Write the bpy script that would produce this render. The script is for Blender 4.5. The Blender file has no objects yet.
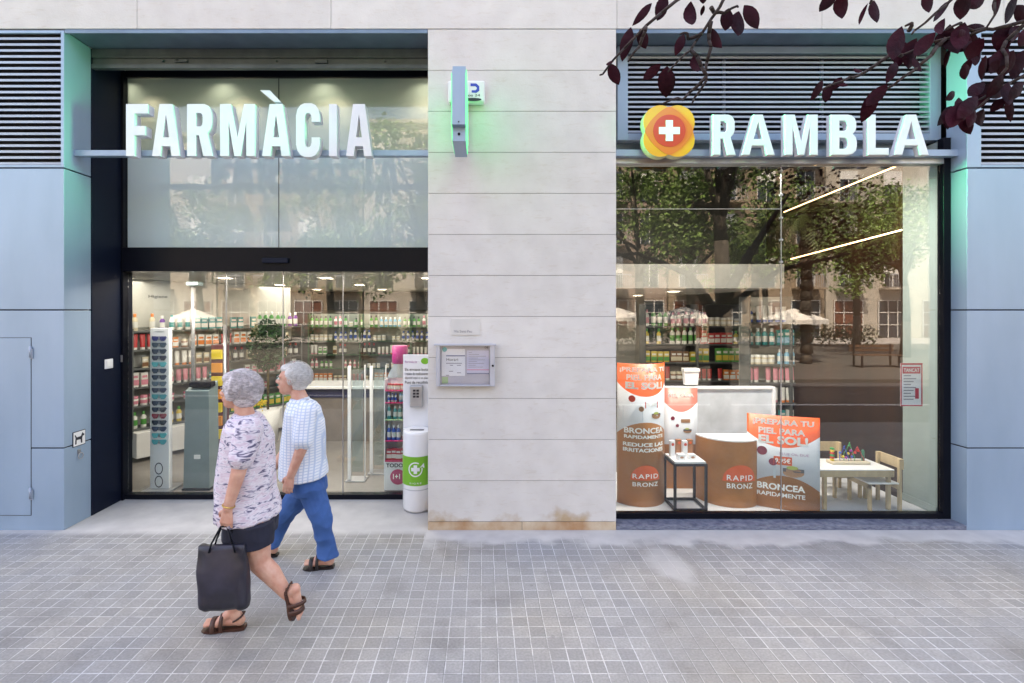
import bpy, bmesh, math, random
from mathutils import Vector, Matrix, noise
R = math.radians
rnd = random.Random(7)
F, PX0, PY0, CH = 490.0, 482.0, 310.0, 2.0      # focal in pixels, principal point, camera height
def P(px, py, Y):
    return Vector(((px-PX0)/F*Y, Y, CH-(py-PY0)/F*Y))
def X(px, Y): return (px-PX0)/F*Y
def Z(py, Y): return CH-(py-PY0)/F*Y

# ------------------------------------------------------------ camera, world, sun, exposure
sc = bpy.context.scene
cam = bpy.data.cameras.new('camera'); co = bpy.data.objects.new('camera', cam)
sc.collection.objects.link(co); sc.camera = co
co.location = (0, 0, CH); co.rotation_euler = (R(90), 0, 0)
cam.sensor_width = 36; cam.lens = F/1024*36
cam.shift_x = (512-PX0)/1024; cam.shift_y = -(341.5-PY0)/1024
cam.clip_start = 0.05; cam.clip_end = 2000
w = bpy.data.worlds.new('World'); sc.world = w; w.use_nodes = True
nt = w.node_tree; bg = nt.nodes['Background']
sky = nt.nodes.new('ShaderNodeTexSky'); sky.sky_type = 'NISHITA'; sky.sun_disc = False
SUN_EL, SUN_AZ = 58, 335            # behind the building, a little to the left
sky.sun_elevation = R(SUN_EL); sky.sun_rotation = R(SUN_AZ); sky.air_density = 1.0; sky.dust_density = 3.0; sky.ozone_density = 1.0
nt.links.new(sky.outputs[0], bg.inputs[0]); bg.inputs[1].default_value = 0.15
sl = bpy.data.lights.new('sun', 'SUN'); sl.energy = 5.0; sl.angle = R(0.6); sl.color = (1, .95, .88)
so = bpy.data.objects.new('sun', sl); sc.collection.objects.link(so)
a = R(SUN_AZ)
sd = Vector((math.sin(a)*math.cos(R(SUN_EL)), math.cos(a)*math.cos(R(SUN_EL)), math.sin(R(SUN_EL))))
so.rotation_euler = sd.to_track_quat('Z', 'Y').to_euler()
vs = sc.view_settings
vs.view_transform = 'Standard'; vs.look = 'None'; vs.gamma = 1; vs.use_curve_mapping = False
vs.exposure = 2.62
vs.use_white_balance = True; vs.white_balance_temperature = 8080; vs.white_balance_tint = 18
sc.cycles.use_denoising = True; sc.cycles.max_bounces = 9; sc.cycles.transparent_max_bounces = 16
sc.cycles.glossy_bounces = 3; sc.cycles.diffuse_bounces = 4; sc.cycles.caustics_reflective = False; sc.cycles.caustics_refractive = False
sc.cycles.sample_clamp_indirect = 6

# ------------------------------------------------------------ materials
MATS = {}
def mat(name, col, rough=.6, metal=0, var=.08, vscale=6, bump=0, bscale=60, spec=None, coat=0, emit=None, es=0, stretch=None, tint=None, trans=0):
    if name in MATS: return MATS[name]
    m = bpy.data.materials.new(name); m.use_nodes = True; n = m.node_tree; L = n.links
    b = n.nodes['Principled BSDF']
    b.inputs['Roughness'].default_value = rough; b.inputs['Metallic'].default_value = metal
    b.inputs['Base Color'].default_value = (*col, 1)
    if spec is not None: b.inputs['Specular IOR Level'].default_value = spec
    if coat: b.inputs['Coat Weight'].default_value = coat; b.inputs['Coat Roughness'].default_value = .08
    if trans: b.inputs['Transmission Weight'].default_value = trans
    tc = n.nodes.new('ShaderNodeTexCoord'); src = tc.outputs['Object']
    if stretch:
        mp = n.nodes.new('ShaderNodeMapping'); mp.inputs['Scale'].default_value = stretch
        L.new(src, mp.inputs[0]); src = mp.outputs[0]
    if var:
        t = n.nodes.new('ShaderNodeTexNoise'); t.inputs['Scale'].default_value = vscale; t.inputs['Detail'].default_value = 6
        L.new(src, t.inputs['Vector'])
        r = n.nodes.new('ShaderNodeMapRange'); r.inputs[1].default_value = .3; r.inputs[2].default_value = .7
        L.new(t.outputs[0], r.inputs[0])
        mx = n.nodes.new('ShaderNodeMix'); mx.data_type = 'RGBA'
        d = tint or tuple(c*(1-2*var) for c in col)
        mx.inputs[6].default_value = (*[min(1, c*(1+var)) for c in col], 1); mx.inputs[7].default_value = (*d, 1)
        L.new(r.outputs[0], mx.inputs[0]); L.new(mx.outputs[2], b.inputs['Base Color'])
    if bump:
        t2 = n.nodes.new('ShaderNodeTexNoise'); t2.inputs['Scale'].default_value = bscale; t2.inputs['Detail'].default_value = 5
        L.new(src, t2.inputs['Vector'])
        bp = n.nodes.new('ShaderNodeBump'); bp.inputs['Strength'].default_value = bump; bp.inputs['Distance'].default_value = .01
        L.new(t2.outputs[0], bp.inputs['Height']); L.new(bp.outputs[0], b.inputs['Normal'])
    if emit:
        b.inputs['Emission Color'].default_value = (*emit, 1); b.inputs['Emission Strength'].default_value = es
    MATS[name] = m; return m
def glassmat(name, refl=.08, tint=(.93, .96, .94), rough=0, film=0, filmcol=(.6, .66, .62)):
    m = bpy.data.materials.new(name); m.use_nodes = True; n = m.node_tree; L = n.links
    for x in list(n.nodes):
        if x.type == 'BSDF_PRINCIPLED': n.nodes.remove(x)
    out = [x for x in n.nodes if x.type == 'OUTPUT_MATERIAL'][0]
    tr = n.nodes.new('ShaderNodeBsdfTransparent'); tr.inputs[0].default_value = (*tint, 1)
    gl = n.nodes.new('ShaderNodeBsdfGlossy'); gl.inputs['Roughness'].default_value = rough; gl.inputs[0].default_value = (1, 1, 1, 1)
    fr = n.nodes.new('ShaderNodeFresnel'); geo = n.nodes.new('ShaderNodeNewGeometry'); ior = n.nodes.new('ShaderNodeMapRange'); ior.inputs[3].default_value = 1.5; ior.inputs[4].default_value = 1/1.5
    L.new(geo.outputs['Backfacing'], ior.inputs[0]); L.new(ior.outputs[0], fr.inputs[0])
    mt = n.nodes.new('ShaderNodeMath'); mt.operation = 'MULTIPLY'; mt.inputs[1].default_value = refl/.04; mt.use_clamp = True
    L.new(fr.outputs[0], mt.inputs[0])
    base = tr
    if film:
        df = n.nodes.new('ShaderNodeBsdfDiffuse'); df.inputs[0].default_value = (*filmcol, 1)
        tl = n.nodes.new('ShaderNodeBsdfTranslucent'); tl.inputs[0].default_value = (*filmcol, 1)
        a1 = n.nodes.new('ShaderNodeMixShader'); a1.inputs[0].default_value = .45
        L.new(df.outputs[0], a1.inputs[1]); L.new(tl.outputs[0], a1.inputs[2])
        a2 = n.nodes.new('ShaderNodeMixShader'); a2.inputs[0].default_value = film
        L.new(tr.outputs[0], a2.inputs[1]); L.new(a1.outputs[0], a2.inputs[2]); base = a2
    mx = n.nodes.new('ShaderNodeMixShader'); L.new(mt.outputs[0], mx.inputs[0])
    L.new(base.outputs[0], mx.inputs[1]); L.new(gl.outputs[0], mx.inputs[2]); L.new(mx.outputs[0], out.inputs[0])
    return m
GLASS = glassmat('shopfront_glass', .056)
DOORGLASS = glassmat('door_glass', .05)
FROST = glassmat('frosted_glass', .06, film=.88, filmcol=(.82, .95, 1))
UPGLASS = glassmat('upper_glass', .06, film=.52, filmcol=(.54, .68, .66))
CASEGLASS = glassmat('case_glass', .05, tint=(1, 1, 1))
PERSPEX = glassmat('perspex', .06, tint=(.8, .88, .9), film=.12)

# ------------------------------------------------------------ mesh helpers
COL = sc.collection
class MB:
    def __init__(s): s.v = []; s.f = []; s.mi = []; s.sm = []
    def add(s, vs_, fs, mi=0, smooth=False):
        o = len(s.v); s.v += [tuple(p) for p in vs_]
        for f in fs: s.f.append([o+i for i in f]); s.mi.append(mi); s.sm.append(smooth)
        return s
    def box(s, x0, x1, y0, y1, z0, z1, mi=0, M=None):
        c = [Vector((x, y, z)) for z in (z0, z1) for y in (y0, y1) for x in (x0, x1)]
        if M: c = [M @ p for p in c]
        return s.add(c, [(0, 2, 3, 1), (4, 5, 7, 6), (0, 1, 5, 4), (2, 6, 7, 3), (0, 4, 6, 2), (1, 3, 7, 5)], mi)
    def bbox(s, x0, x1, y0, y1, z0, z1, bv=.004, mi=0, M=None):      # bevelled box
        bm = bmesh.new(); bmesh.ops.create_cube(bm, size=1)
        for q in bm.verts: q.co = Vector(((x0+x1)/2+q.co.x*(x1-x0), (y0+y1)/2+q.co.y*(y1-y0), (z0+z1)/2+q.co.z*(z1-z0)))
        bmesh.ops.bevel(bm, geom=bm.edges[:], offset=bv, segments=2, affect='EDGES', profile=.5)
        return s.bm(bm, mi, M)
    def bm(s, bm, mi=0, M=None, smooth=False):
        bm.verts.index_update()
        s.add([(M @ q.co if M else q.co) for q in bm.verts], [[q.index for q in f.verts] for f in bm.faces], mi, smooth)
        bm.free(); return s
    def rod(s, p, q, r0, r1=None, n=10, mi=0, caps=True):
        p, q = Vector(p), Vector(q); r1 = r0 if r1 is None else r1
        d = (q-p).normalized(); u = d.orthogonal().normalized(); v = d.cross(u)
        vs_ = [c+(u*math.cos(2*math.pi*i/n)+v*math.sin(2*math.pi*i/n))*r for c, r in ((p, r0), (q, r1)) for i in range(n)]
        s.add(vs_, [(i, (i+1) % n, n+(i+1) % n, n+i) for i in range(n)], mi, True)
        if caps: s.add(vs_, [list(range(n))[::-1], list(range(n, 2*n))], mi)
        return s
    def tube(s, pts, rad, n=8, mi=0):
        for i in range(len(pts)-1):
            r0 = rad[i] if isinstance(rad, (list, tuple)) else rad; r1 = rad[i+1] if isinstance(rad, (list, tuple)) else rad
            s.rod(pts[i], pts[i+1], r0, r1, n, mi)
        return s
    def lathe(s, prof, c=(0, 0, 0), n=20, mi=0, sx=1, sy=1):
        c = Vector(c); vs_ = []
        for r, z in prof:
            for i in range(n):
                t = 2*math.pi*i/n; vs_.append(c+Vector((r*math.cos(t)*sx, r*math.sin(t)*sy, z)))
        fs = [(j*n+i, j*n+(i+1) % n, (j+1)*n+(i+1) % n, (j+1)*n+i) for j in range(len(prof)-1) for i in range(n)]
        s.add(vs_, fs, mi, True); k = (len(prof)-1)*n
        s.add(vs_[:n], [list(range(n))[::-1]], mi); s.add(vs_[k:], [list(range(n))], mi)
        return s
    def loft(s, rings, n=20, mi=0, caps=True):        # rings: (center, rx, ry, [tilt matrix])
        vs_ = []
        for rg in rings:
            c = Vector(rg[0]); M = rg[3] if len(rg) > 3 else None
            for i in range(n):
                t = 2*math.pi*i/n; d = Vector((rg[1]*math.cos(t), rg[2]*math.sin(t), 0))
                vs_.append(c+(M @ d if M else d))
        fs = [(j*n+i, j*n+(i+1) % n, (j+1)*n+(i+1) % n, (j+1)*n+i) for j in range(len(rings)-1) for i in range(n)]
        if caps: fs += [list(range(n))[::-1], list(range((len(rings)-1)*n, len(rings)*n))]
        return s.add(vs_, fs, mi, True)
    def prism(s, poly, y0, y1, mi=0):                 # poly in X,Z
        n = len(poly)
        s.add([(x, y0, z) for x, z in poly]+[(x, y1, z) for x, z in poly],
              [list(range(n)), list(range(n, 2*n))[::-1]]+[(i, n+i, n+(i+1) % n, (i+1) % n) for i in range(n)], mi)
        return s
    def build(s, name, mats, parent=None, label=None, kind=None):
        me = bpy.data.meshes.new(name); me.from_pydata(s.v, [], s.f)
        for m in (mats if isinstance(mats, (list, tuple)) else [mats]): me.materials.append(m)
        me.polygons.foreach_set('material_index', s.mi); me.polygons.foreach_set('use_smooth', s.sm)
        bm = bmesh.new(); bm.from_mesh(me); bmesh.ops.remove_doubles(bm, verts=bm.verts, dist=1e-6)
        bmesh.ops.recalc_face_normals(bm, faces=bm.faces); bm.to_mesh(me); bm.free()
        return link(name, me, parent, label, kind)
def link(name, me, parent=None, label=None, kind=None):
    o = bpy.data.objects.new(name, me); COL.objects.link(o)
    if parent is not None:
        o.parent = parent
        if not parent.get('_abs') is None: o.matrix_parent_inverse = parent_inv(parent)
    if label: o['label'] = label
    if kind: o['kind'] = kind
    return o
def parent_inv(p):
    M = Matrix.Identity(4)
    q = p
    while q is not None and q.type == 'EMPTY':
        M = Matrix.LocRotScale(q.location, q.rotation_euler, q.scale) @ M; q = q.parent
    return M.inverted()
def tag(o, label, cat, group=None):
    o['label'] = label; o['category'] = cat
    if group: o['group'] = group
    return o
def thing(name, label, cat, loc=(0, 0, 0), group=None, absolute=True, rz=0):
    """Empty at the thing's base; with absolute=True parts are modelled in world coordinates."""
    o = bpy.data.objects.new(name, None); COL.objects.link(o); o.location = loc; o.rotation_euler = (0, 0, rz); o.empty_display_size = .1
    tag(o, label, cat, group)
    if absolute: o['_abs'] = 1
    return o
def copy_tree(o, parent=None):
    c = o.copy(); COL.objects.link(c); c.parent = parent
    if parent is not None: c.matrix_parent_inverse = o.matrix_parent_inverse.copy()
    for ch in [x for x in COL.objects if x.parent == o]: copy_tree(ch, c)
    return c
def curve_mesh(polys, depth, bevel=0, res=2, off=0):
    """2D outlines (even-odd holes) -> solid mesh in XY plane, thickness along Z (-depth..0 front at 0)."""
    cu = bpy.data.curves.new('c', 'CURVE'); cu.dimensions = '2D'; cu.fill_mode = 'BOTH'
    cu.extrude = depth/2; cu.bevel_depth = bevel; cu.bevel_resolution = res; cu.offset = off
    for pl in polys:
        sp = cu.splines.new('POLY'); sp.points.add(len(pl)-1)
        for i, (x, y) in enumerate(pl): sp.points[i].co = (x, y, 0, 1)
        sp.use_cyclic_u = True
    return _conv(cu)
def _conv(cu):
    o = bpy.data.objects.new('tmp', cu); COL.objects.link(o)
    dg = bpy.context.evaluated_depsgraph_get(); me = bpy.data.meshes.new_from_object(o.evaluated_get(dg))
    bpy.data.objects.remove(o); bpy.data.curves.remove(cu); return me
def text_mesh(body, depth=.002, bold=0, space=1.0, line=1.0, align='CENTER'):
    cu = bpy.data.curves.new('t', 'FONT'); cu.body = body; cu.size = 1; cu.extrude = depth/2; cu.offset = bold
    cu.space_character = space; cu.space_line = line; cu.align_x = align; cu.resolution_u = 3
    return _conv(cu)
def fit(me, f, u0, u1, v0, v1, thick):
    """scale a flat mesh into the box u0..u1, v0..v1 then map each vertex by f(u,v,t)."""
    xs = [q.co.x for q in me.vertices]; ys = [q.co.y for q in me.vertices]; zs = [q.co.z for q in me.vertices]
    ax, bx, ay, by, az, bz = min(xs), max(xs), min(ys), max(ys), min(zs), max(zs)
    for q in me.vertices:
        u = u0+(q.co.x-ax)/(bx-ax)*(u1-u0); v = v0+(q.co.y-ay)/(by-ay)*(v1-v0)
        t = (q.co.z-az)/max(1e-9, bz-az)*thick
        q.co = f(u, v, t)
    return me
def flat(Y, xf=1):                     # facade-facing plane at depth Y; t comes towards the street
    return lambda u, v, t: Vector((u, Y-t, v))
def txt(name, body, f, u0, u1, v0, v1, m, parent, bold=.0, space=1, thick=.0015, line=1, align='CENTER'):
    me = fit(text_mesh(body, .1, bold, space, line, align), f, u0, u1, v0, v1, thick); me.materials.append(m)
    o = link(name, me, parent); return o
def shape(name, poly, f, m, parent, thick=.0015):
    """small filled outline mapped by f with a thin body (grid free)."""
    if abs(thick) < 1e-9: thick = .001
    n = len(poly); vs_ = [f(u, v, 0) for u, v in poly]+[f(u, v, thick) for u, v in poly]
    mb = MB().add(vs_, [list(range(n))[::-1], list(range(n, 2*n))]+[(i, (i+1) % n, n+(i+1) % n, n+i) for i in range(n)])
    return mb.build(name, m, parent)
def disc(cx, cy, r, n=28, a0=0, a1=360, ry=None):
    ry = ry or r; full = abs(a1-a0) >= 359
    return [(cx+r*math.cos(R(a0+(a1-a0)*i/(n if full else n-1))), cy+ry*math.sin(R(a0+(a1-a0)*i/(n if full else n-1)))) for i in range(n)]
def rect(u0, u1, v0, v1): return [(u0, v0), (u1, v0), (u1, v1), (u0, v1)]
# ------------------------------------------------------------ palette
STONE = mat('limestone', (.70, .675, .64), .75, var=.03, vscale=5, bump=.15, bscale=70, tint=(.65, .62, .585))
def stain(m):
    n = m.node_tree; L = n.links; b = n.nodes['Principled BSDF']; src = b.inputs['Base Color'].links[0].from_socket
    tc = n.nodes.new('ShaderNodeTexCoord'); sp = n.nodes.new('ShaderNodeSeparateXYZ'); L.new(tc.outputs['Object'], sp.inputs[0])
    nz = n.nodes.new('ShaderNodeTexNoise'); nz.inputs['Scale'].default_value = 5; nz.inputs['Detail'].default_value = 6; L.new(tc.outputs['Object'], nz.inputs[0])
    a_ = n.nodes.new('ShaderNodeMath'); a_.operation = 'MULTIPLY_ADD'; a_.inputs[1].default_value = .55; L.new(nz.outputs[0], a_.inputs[0]); 
    s_ = n.nodes.new('ShaderNodeMath'); s_.operation = 'MULTIPLY'; s_.inputs[1].default_value = -1.0; L.new(sp.outputs[2], s_.inputs[0]); L.new(s_.outputs[0], a_.inputs[2])
    r = n.nodes.new('ShaderNodeMapRange'); r.inputs[1].default_value = .14; r.inputs[2].default_value = .26; L.new(a_.outputs[0], r.inputs[0])
    x = n.nodes.new('ShaderNodeMix'); x.data_type = 'RGBA'; x.inputs[7].default_value = (.50, .36, .22, 1); L.new(src, x.inputs[6]); L.new(r.outputs[0], x.inputs[0]); L.new(x.outputs[2], b.inputs['Base Color'])
stain(STONE)
def per_block(m, amt):
    n = m.node_tree; L = n.links; b = n.nodes['Principled BSDF']; src = b.inputs['Base Color'].links[0].from_socket
    g = n.nodes.new('ShaderNodeNewGeometry'); r = n.nodes.new('ShaderNodeMapRange'); r.inputs[3].default_value = 1-amt; r.inputs[4].default_value = 1; L.new(g.outputs['Random Per Island'], r.inputs[0])
    x = n.nodes.new('ShaderNodeMix'); x.data_type = 'RGBA'; x.blend_type = 'MULTIPLY'; x.inputs[0].default_value = 1; L.new(src, x.inputs[6]); L.new(r.outputs[0], x.inputs[7]); L.new(x.outputs[2], b.inputs['Base Color'])
per_block(STONE, .07)
def veins(m):
    n = m.node_tree; L = n.links; b = n.nodes['Principled BSDF']; src = b.inputs['Base Color'].links[0].from_socket
    tc = n.nodes.new('ShaderNodeTexCoord'); mp = n.nodes.new('ShaderNodeMapping'); mp.inputs['Scale'].default_value = (5, 5, 22); L.new(tc.outputs['Object'], mp.inputs[0])
    t = n.nodes.new('ShaderNodeTexNoise'); t.inputs['Scale'].default_value = 1.6; t.inputs['Detail'].default_value = 9; t.inputs['Roughness'].default_value = .7; t.inputs['Distortion'].default_value = .8; L.new(mp.outputs[0], t.inputs[0])
    r = n.nodes.new('ShaderNodeMapRange'); r.inputs[1].default_value = .54; r.inputs[2].default_value = .70; r.inputs[4].default_value = .55; L.new(t.outputs[0], r.inputs[0])
    x = n.nodes.new('ShaderNodeMix'); x.data_type = 'RGBA'; x.blend_type = 'MULTIPLY'; x.inputs[7].default_value = (.86, .80, .72, 1); L.new(src, x.inputs[6]); L.new(r.outputs[0], x.inputs[0]); L.new(x.outputs[2], b.inputs['Base Color'])
veins(STONE)
STONE_BASE = mat('stained_limestone', (.55, .46, .34), .8, var=.2, vscale=5, bump=.2, bscale=40, tint=(.42, .22, .10))
GREYGAP = mat('grey_joint', (.16, .14, .125), .9, var=0)
DARKGAP = mat('dark_joint', (.03, .03, .035), .8, var=0)
METAL = mat('blue_grey_panel', (.305, .415, .535), .38, metal=.2, var=.06, vscale=2.2, tint=(.26, .365, .475), bump=.03, bscale=10, stretch=(1, 1, .3))
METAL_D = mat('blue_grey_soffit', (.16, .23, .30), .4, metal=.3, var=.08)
SLAT = mat('louver_blade', (.36, .42, .50), .4, metal=.3, var=.05)
BLACK = mat('black_aluminium', (.006, .007, .012), .3, var=0, spec=.12)
NAVY = mat('dark_navy_panel', (.006, .010, .024), .45, var=0, spec=.15)
WHITE = mat('white_gloss', (.82, .83, .85), .25, var=.02, coat=.4)
MATTW = mat('white_matt', (.78, .78, .77), .6, var=.03)
SHUT = mat('grey_shutter_box', (.10, .125, .13), .45, metal=.4, var=.12)
MARBLE = mat('blue_marble', (.045, .055, .095), .3, var=.35, vscale=22, stretch=(1, 1, 4), tint=(.26, .28, .34))
CEILM = mat('white_ceiling', (.42, .41, .38), .7, var=.05)
FLOORM = mat('grey_vinyl_floor', (.24, .22, .20), .25, var=.05)
PALEW = mat('pale_display_floor', (.55, .56, .58), .4, var=.03)
INWALL = mat('cream_inner_wall', (.50, .50, .46), .7, var=.04)
OLIVEW = mat('grey_olive_wall', (.58, .60, .53), .7, var=.05)
WOOD = mat('brown_wood_wall', (.032, .012, .004), .45, var=.25, vscale=3, stretch=(1, 1, .15))
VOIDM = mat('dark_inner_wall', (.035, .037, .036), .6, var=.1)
LAMP = mat('lamp_glow', (1, 1, 1), .5, var=0, emit=(1, .93, .80), es=6)
STRIP = mat('strip_glow', (1, 1, 1), .5, var=0, emit=(1, .62, .34), es=1.3)
STEEL = mat('brushed_steel', (.45, .46, .48), .35, metal=.8, var=.08)

# ------------------------------------------------------------ pavement (one brick-pattern sheet) and road
def pavement_mat():
    m = bpy.data.materials.new('small_square_paving'); m.use_nodes = True; n = m.node_tree; L = n.links
    b = n.nodes['Principled BSDF']; b.inputs['Roughness'].default_value = .62
    tc = n.nodes.new('ShaderNodeTexCoord')
    N = lambda t, **k: n.nodes.new(t)
    # joints wander slightly
    no = N('ShaderNodeTexNoise'); no.inputs['Scale'].default_value = 3.5; no.inputs['Detail'].default_value = 4; L.new(tc.outputs['Object'], no.inputs['Vector'])
    ms = N('ShaderNodeVectorMath'); ms.operation = 'MULTIPLY_ADD'; ms.inputs[1].default_value = (.012, .012, 0)
    L.new(no.outputs['Color'], ms.inputs[0]); L.new(tc.outputs['Object'], ms.inputs[2])
    br = N('ShaderNodeTexBrick'); br.offset = 0; br.squash = 1
    for k, v in (('Scale', 1), ('Mortar Size', .0038), ('Mortar Smooth', .25), ('Bias', -.15), ('Brick Width', .1), ('Row Height', .1)): br.inputs[k].default_value = v
    br.inputs['Color1'].default_value = (.335, .325, .308, 1); br.inputs['Color2'].default_value = (.255, .25, .242, 1); br.inputs['Mortar'].default_value = (.56, .55, .535, 1)
    L.new(ms.outputs[0], br.inputs['Vector'])
    # 20 cm panels of four with darker joints here and there
    br2 = N('ShaderNodeTexBrick'); br2.offset = 0
    for k, v in (('Scale', 1), ('Mortar Size', .003), ('Mortar Smooth', .2), ('Bias', 0), ('Brick Width', .4), ('Row Height', .8)): br2.inputs[k].default_value = v
    br2.inputs['Color1'].default_value = (1, 1, 1, 1); br2.inputs['Color2'].default_value = (.86, .89, .94, 1); br2.inputs['Mortar'].default_value = (.8, .8, .8, 1)
    L.new(ms.outputs[0], br2.inputs['Vector'])
    def mix(fac, A, B, bt='MIX'):
        x = N('ShaderNodeMix'); x.data_type = 'RGBA'; x.blend_type = bt
        for s_, v in ((0, fac), (6, A), (7, B)):
            if isinstance(v, (int, float)): x.inputs[s_].default_value = v
            elif isinstance(v, tuple): x.inputs[s_].default_value = v
            else: L.new(v, x.inputs[s_])
        return x.outputs[2]
    def noisef(sc_, lo, hi, det=5):
        t = N('ShaderNodeTexNoise'); t.inputs['Scale'].default_value = sc_; t.inputs['Detail'].default_value = det; L.new(tc.outputs['Object'], t.inputs['Vector'])
        r = N('ShaderNodeMapRange'); r.inputs[1].default_value = lo; r.inputs[2].default_value = hi; L.new(t.outputs[0], r.inputs[0]); return r.outputs[0]
    c = mix(.55, br.outputs['Color'], br2.outputs['Color'], 'MULTIPLY')
    # worn joints: in patches the light grout is filled with dirt
    plain = mix(noisef(1.5, .3, .7), (.30, .292, .28, 1), (.25, .243, .235, 1))
    c = mix(noisef(1.1, .50, .62), c, mix(.55, c, plain))
    c = mix(noisef(7, .50, .62), c, mix(.6, c, plain))
    sh_ = N('ShaderNodeVectorMath'); sh_.operation = 'ADD'; sh_.inputs[1].default_value = (.0042, .0042, 0); L.new(ms.outputs[0], sh_.inputs[0])
    br3 = N('ShaderNodeTexBrick'); br3.offset = 0
    for k, v in (('Scale', 1), ('Mortar Size', .0016), ('Mortar Smooth', .3), ('Bias', 0), ('Brick Width', .1), ('Row Height', .1)): br3.inputs[k].default_value = v
    L.new(sh_.outputs[0], br3.inputs['Vector'])
    dk = N('ShaderNodeMath'); dk.operation = 'MULTIPLY'; L.new(br3.outputs['Fac'], dk.inputs[0]); L.new(noisef(1.7, .42, .60), dk.inputs[1])
    c = mix(dk.outputs[0], c, (.10, .10, .10, 1))
    c = mix(noisef(.7, .35, .65), c, mix(1.0, c, (.86, .90, .97, 1), 'MULTIPLY'))
    c = mix(noisef(.9, .45, .7), c, mix(1.0, c, (1.06, 1.0, .90, 1), 'MULTIPLY'))
    c = mix(.5, c, mix(noisef(70, .3, .7, 2), (.75, .75, .75, 1), (1.25, 1.25, 1.25, 1)), 'MULTIPLY')
    c = mix(noisef(2.3, .56, .70), c, mix(1.0, c, (.80, .79, .78, 1), 'MULTIPLY'))
    vo = N('ShaderNodeTexVoronoi'); vo.inputs['Scale'].default_value = 3.1; L.new(tc.outputs['Object'], vo.inputs['Vector'])
    gm_ = N('ShaderNodeMapRange'); gm_.inputs[1].default_value = .035; gm_.inputs[2].default_value = .050; gm_.inputs[3].default_value = .45; gm_.inputs[4].default_value = 0; L.new(vo.outputs['Distance'], gm_.inputs[0])
    c = mix(gm_.outputs[0], c, (.16, .155, .15, 1))
    # cement: a band along the facade with a ragged edge, and a spilled patch
    sep = N('ShaderNodeSeparateXYZ'); L.new(tc.outputs['Object'], sep.inputs[0])
    nz = N('ShaderNodeTexNoise'); nz.inputs['Scale'].default_value = 3; nz.inputs['Detail'].default_value = 7; L.new(tc.outputs['Object'], nz.inputs['Vector'])
    def M(op, a, b2=None, cl=False):
        x = N('ShaderNodeMath'); x.operation = op; x.use_clamp = cl
        for i, v in enumerate((a, b2)):
            if v is None: continue
            if isinstance(v, (int, float)): x.inputs[i].default_value = v
            else: L.new(v, x.inputs[i])
        return x.outputs[0]
    wob = M('MULTIPLY', M('SUBTRACT', nz.outputs[0], .5), .45)
    left = M('LESS_THAN', sep.outputs[0], -.5)
    edge = M('ADD', M('MULTIPLY', left, .17), 4.17)
    band = M('MULTIPLY', M('SUBTRACT', M('ADD', sep.outputs[1], M('MULTIPLY', wob, M('SUBTRACT', 1.15, left))), edge), 10, True)
    dx = M('DIVIDE', M('SUBTRACT', sep.outputs[0], M('ADD', 1.47, M('MULTIPLY', M('SUBTRACT', sep.outputs[1], 3.8), -.1))), .16)
    dy = M('DIVIDE', M('SUBTRACT', sep.outputs[1], 3.85), .42)
    dist = M('ADD', M('SQRT', M('ADD', M('MULTIPLY', dx, dx), M('MULTIPLY', dy, dy))), M('MULTIPLY', wob, 3.5))
    spill = M('MULTIPLY', M('MULTIPLY', M('SUBTRACT', 1.0, dist), 2.0, True), .6)
    cem = mix(noisef(5, .3, .7), (.52, .51, .495, 1), (.42, .412, .405, 1))
    mask = M('MAXIMUM', band, spill)
    c = mix(mask, c, cem)
    L.new(c, b.inputs['Base Color'])
    bp = N('ShaderNodeBump'); bp.inputs['Strength'].default_value = .35; bp.inputs['Distance'].default_value = .004
    hh = M('ADD', M('MULTIPLY', br.outputs['Fac'], M('MULTIPLY', M('SUBTRACT', 1.0, mask), -1.0)), M('MULTIPLY', nz.outputs[0], .6))
    L.new(hh, bp.inputs['Height']); L.new(bp.outputs[0], b.inputs['Normal'])
    return m
PAVE = pavement_mat()
ASPH = mat('asphalt', (.055, .055, .06), .8, var=.15, vscale=30, bump=.2, bscale=200)
KERB = mat('granite_kerb', (.32, .31, .30), .7, var=.12, vscale=40)
GROUND = mat('far_ground', (.20, .18, .15), .9, var=.1)
SAND = mat('tree_shaded_paving', (.075, .072, .065), .8, var=.08, vscale=3)  # shade of the promenade trees is put into this dark base colour
MB().box(-150, 150, -150, 150, -.3, -.14).build('ground', GROUND, kind='structure')
MB().box(-40, 40, 1.5, 5.3, -.12, 0).build('pavement', PAVE, kind='structure')
k = MB()
for i in range(80): k.bbox(-40+i, -39.005+i, .55, 1.497, -.13, .002, .01)
k.build('kerb', KERB, kind='structure')
MB().box(-60, 60, -5.0, .55, -.135, -.12).build('road', ASPH, kind='structure')
PAINT = mat('road_paint', (.75, .75, .73), .6, var=.06)
MB().box(-60, 60, -1.75, -1.6, -.12, -.116).build('road_marking', PAINT, kind='structure')
MB().box(-60, 60, -20, -5.0, -.13, -.02).build('promenade', SAND, kind='structure')
MB().box(-60, 60, -40, -20.0, -.13, -.03).build('far_pavement', KERB, kind='structure')

# ------------------------------------------------------------ pharmacy building
B = thing('pharmacy_building', 'pale limestone shopfront building with blue-grey metal piers and two glazed bays', 'building', (0, 4.45, 0))
FY = 4.45; TOP = 4.55
# stone pillar between the bays, in courses
pm = MB(); pm.box(-.482, 1.21, FY+.006, 5.40, .0, TOP-.004, 1)
ZC = [TOP-.3727*i for i in range(13)]
for i in range(12):
    pm.bbox(-.4905, 1.2175, FY, 5.41, ZC[i+1]+.0018, ZC[i]-.0018, .002)
pm.bbox(-.4905, .362, FY, 5.41, .0, ZC[12]-.0025, .0025, 2); pm.bbox(.366, 1.2175, FY, 5.41, .0, ZC[12]-.0025, .0025, 2)
pm.build('stone_pillar', [STONE, GREYGAP, STONE_BASE], B)
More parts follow.
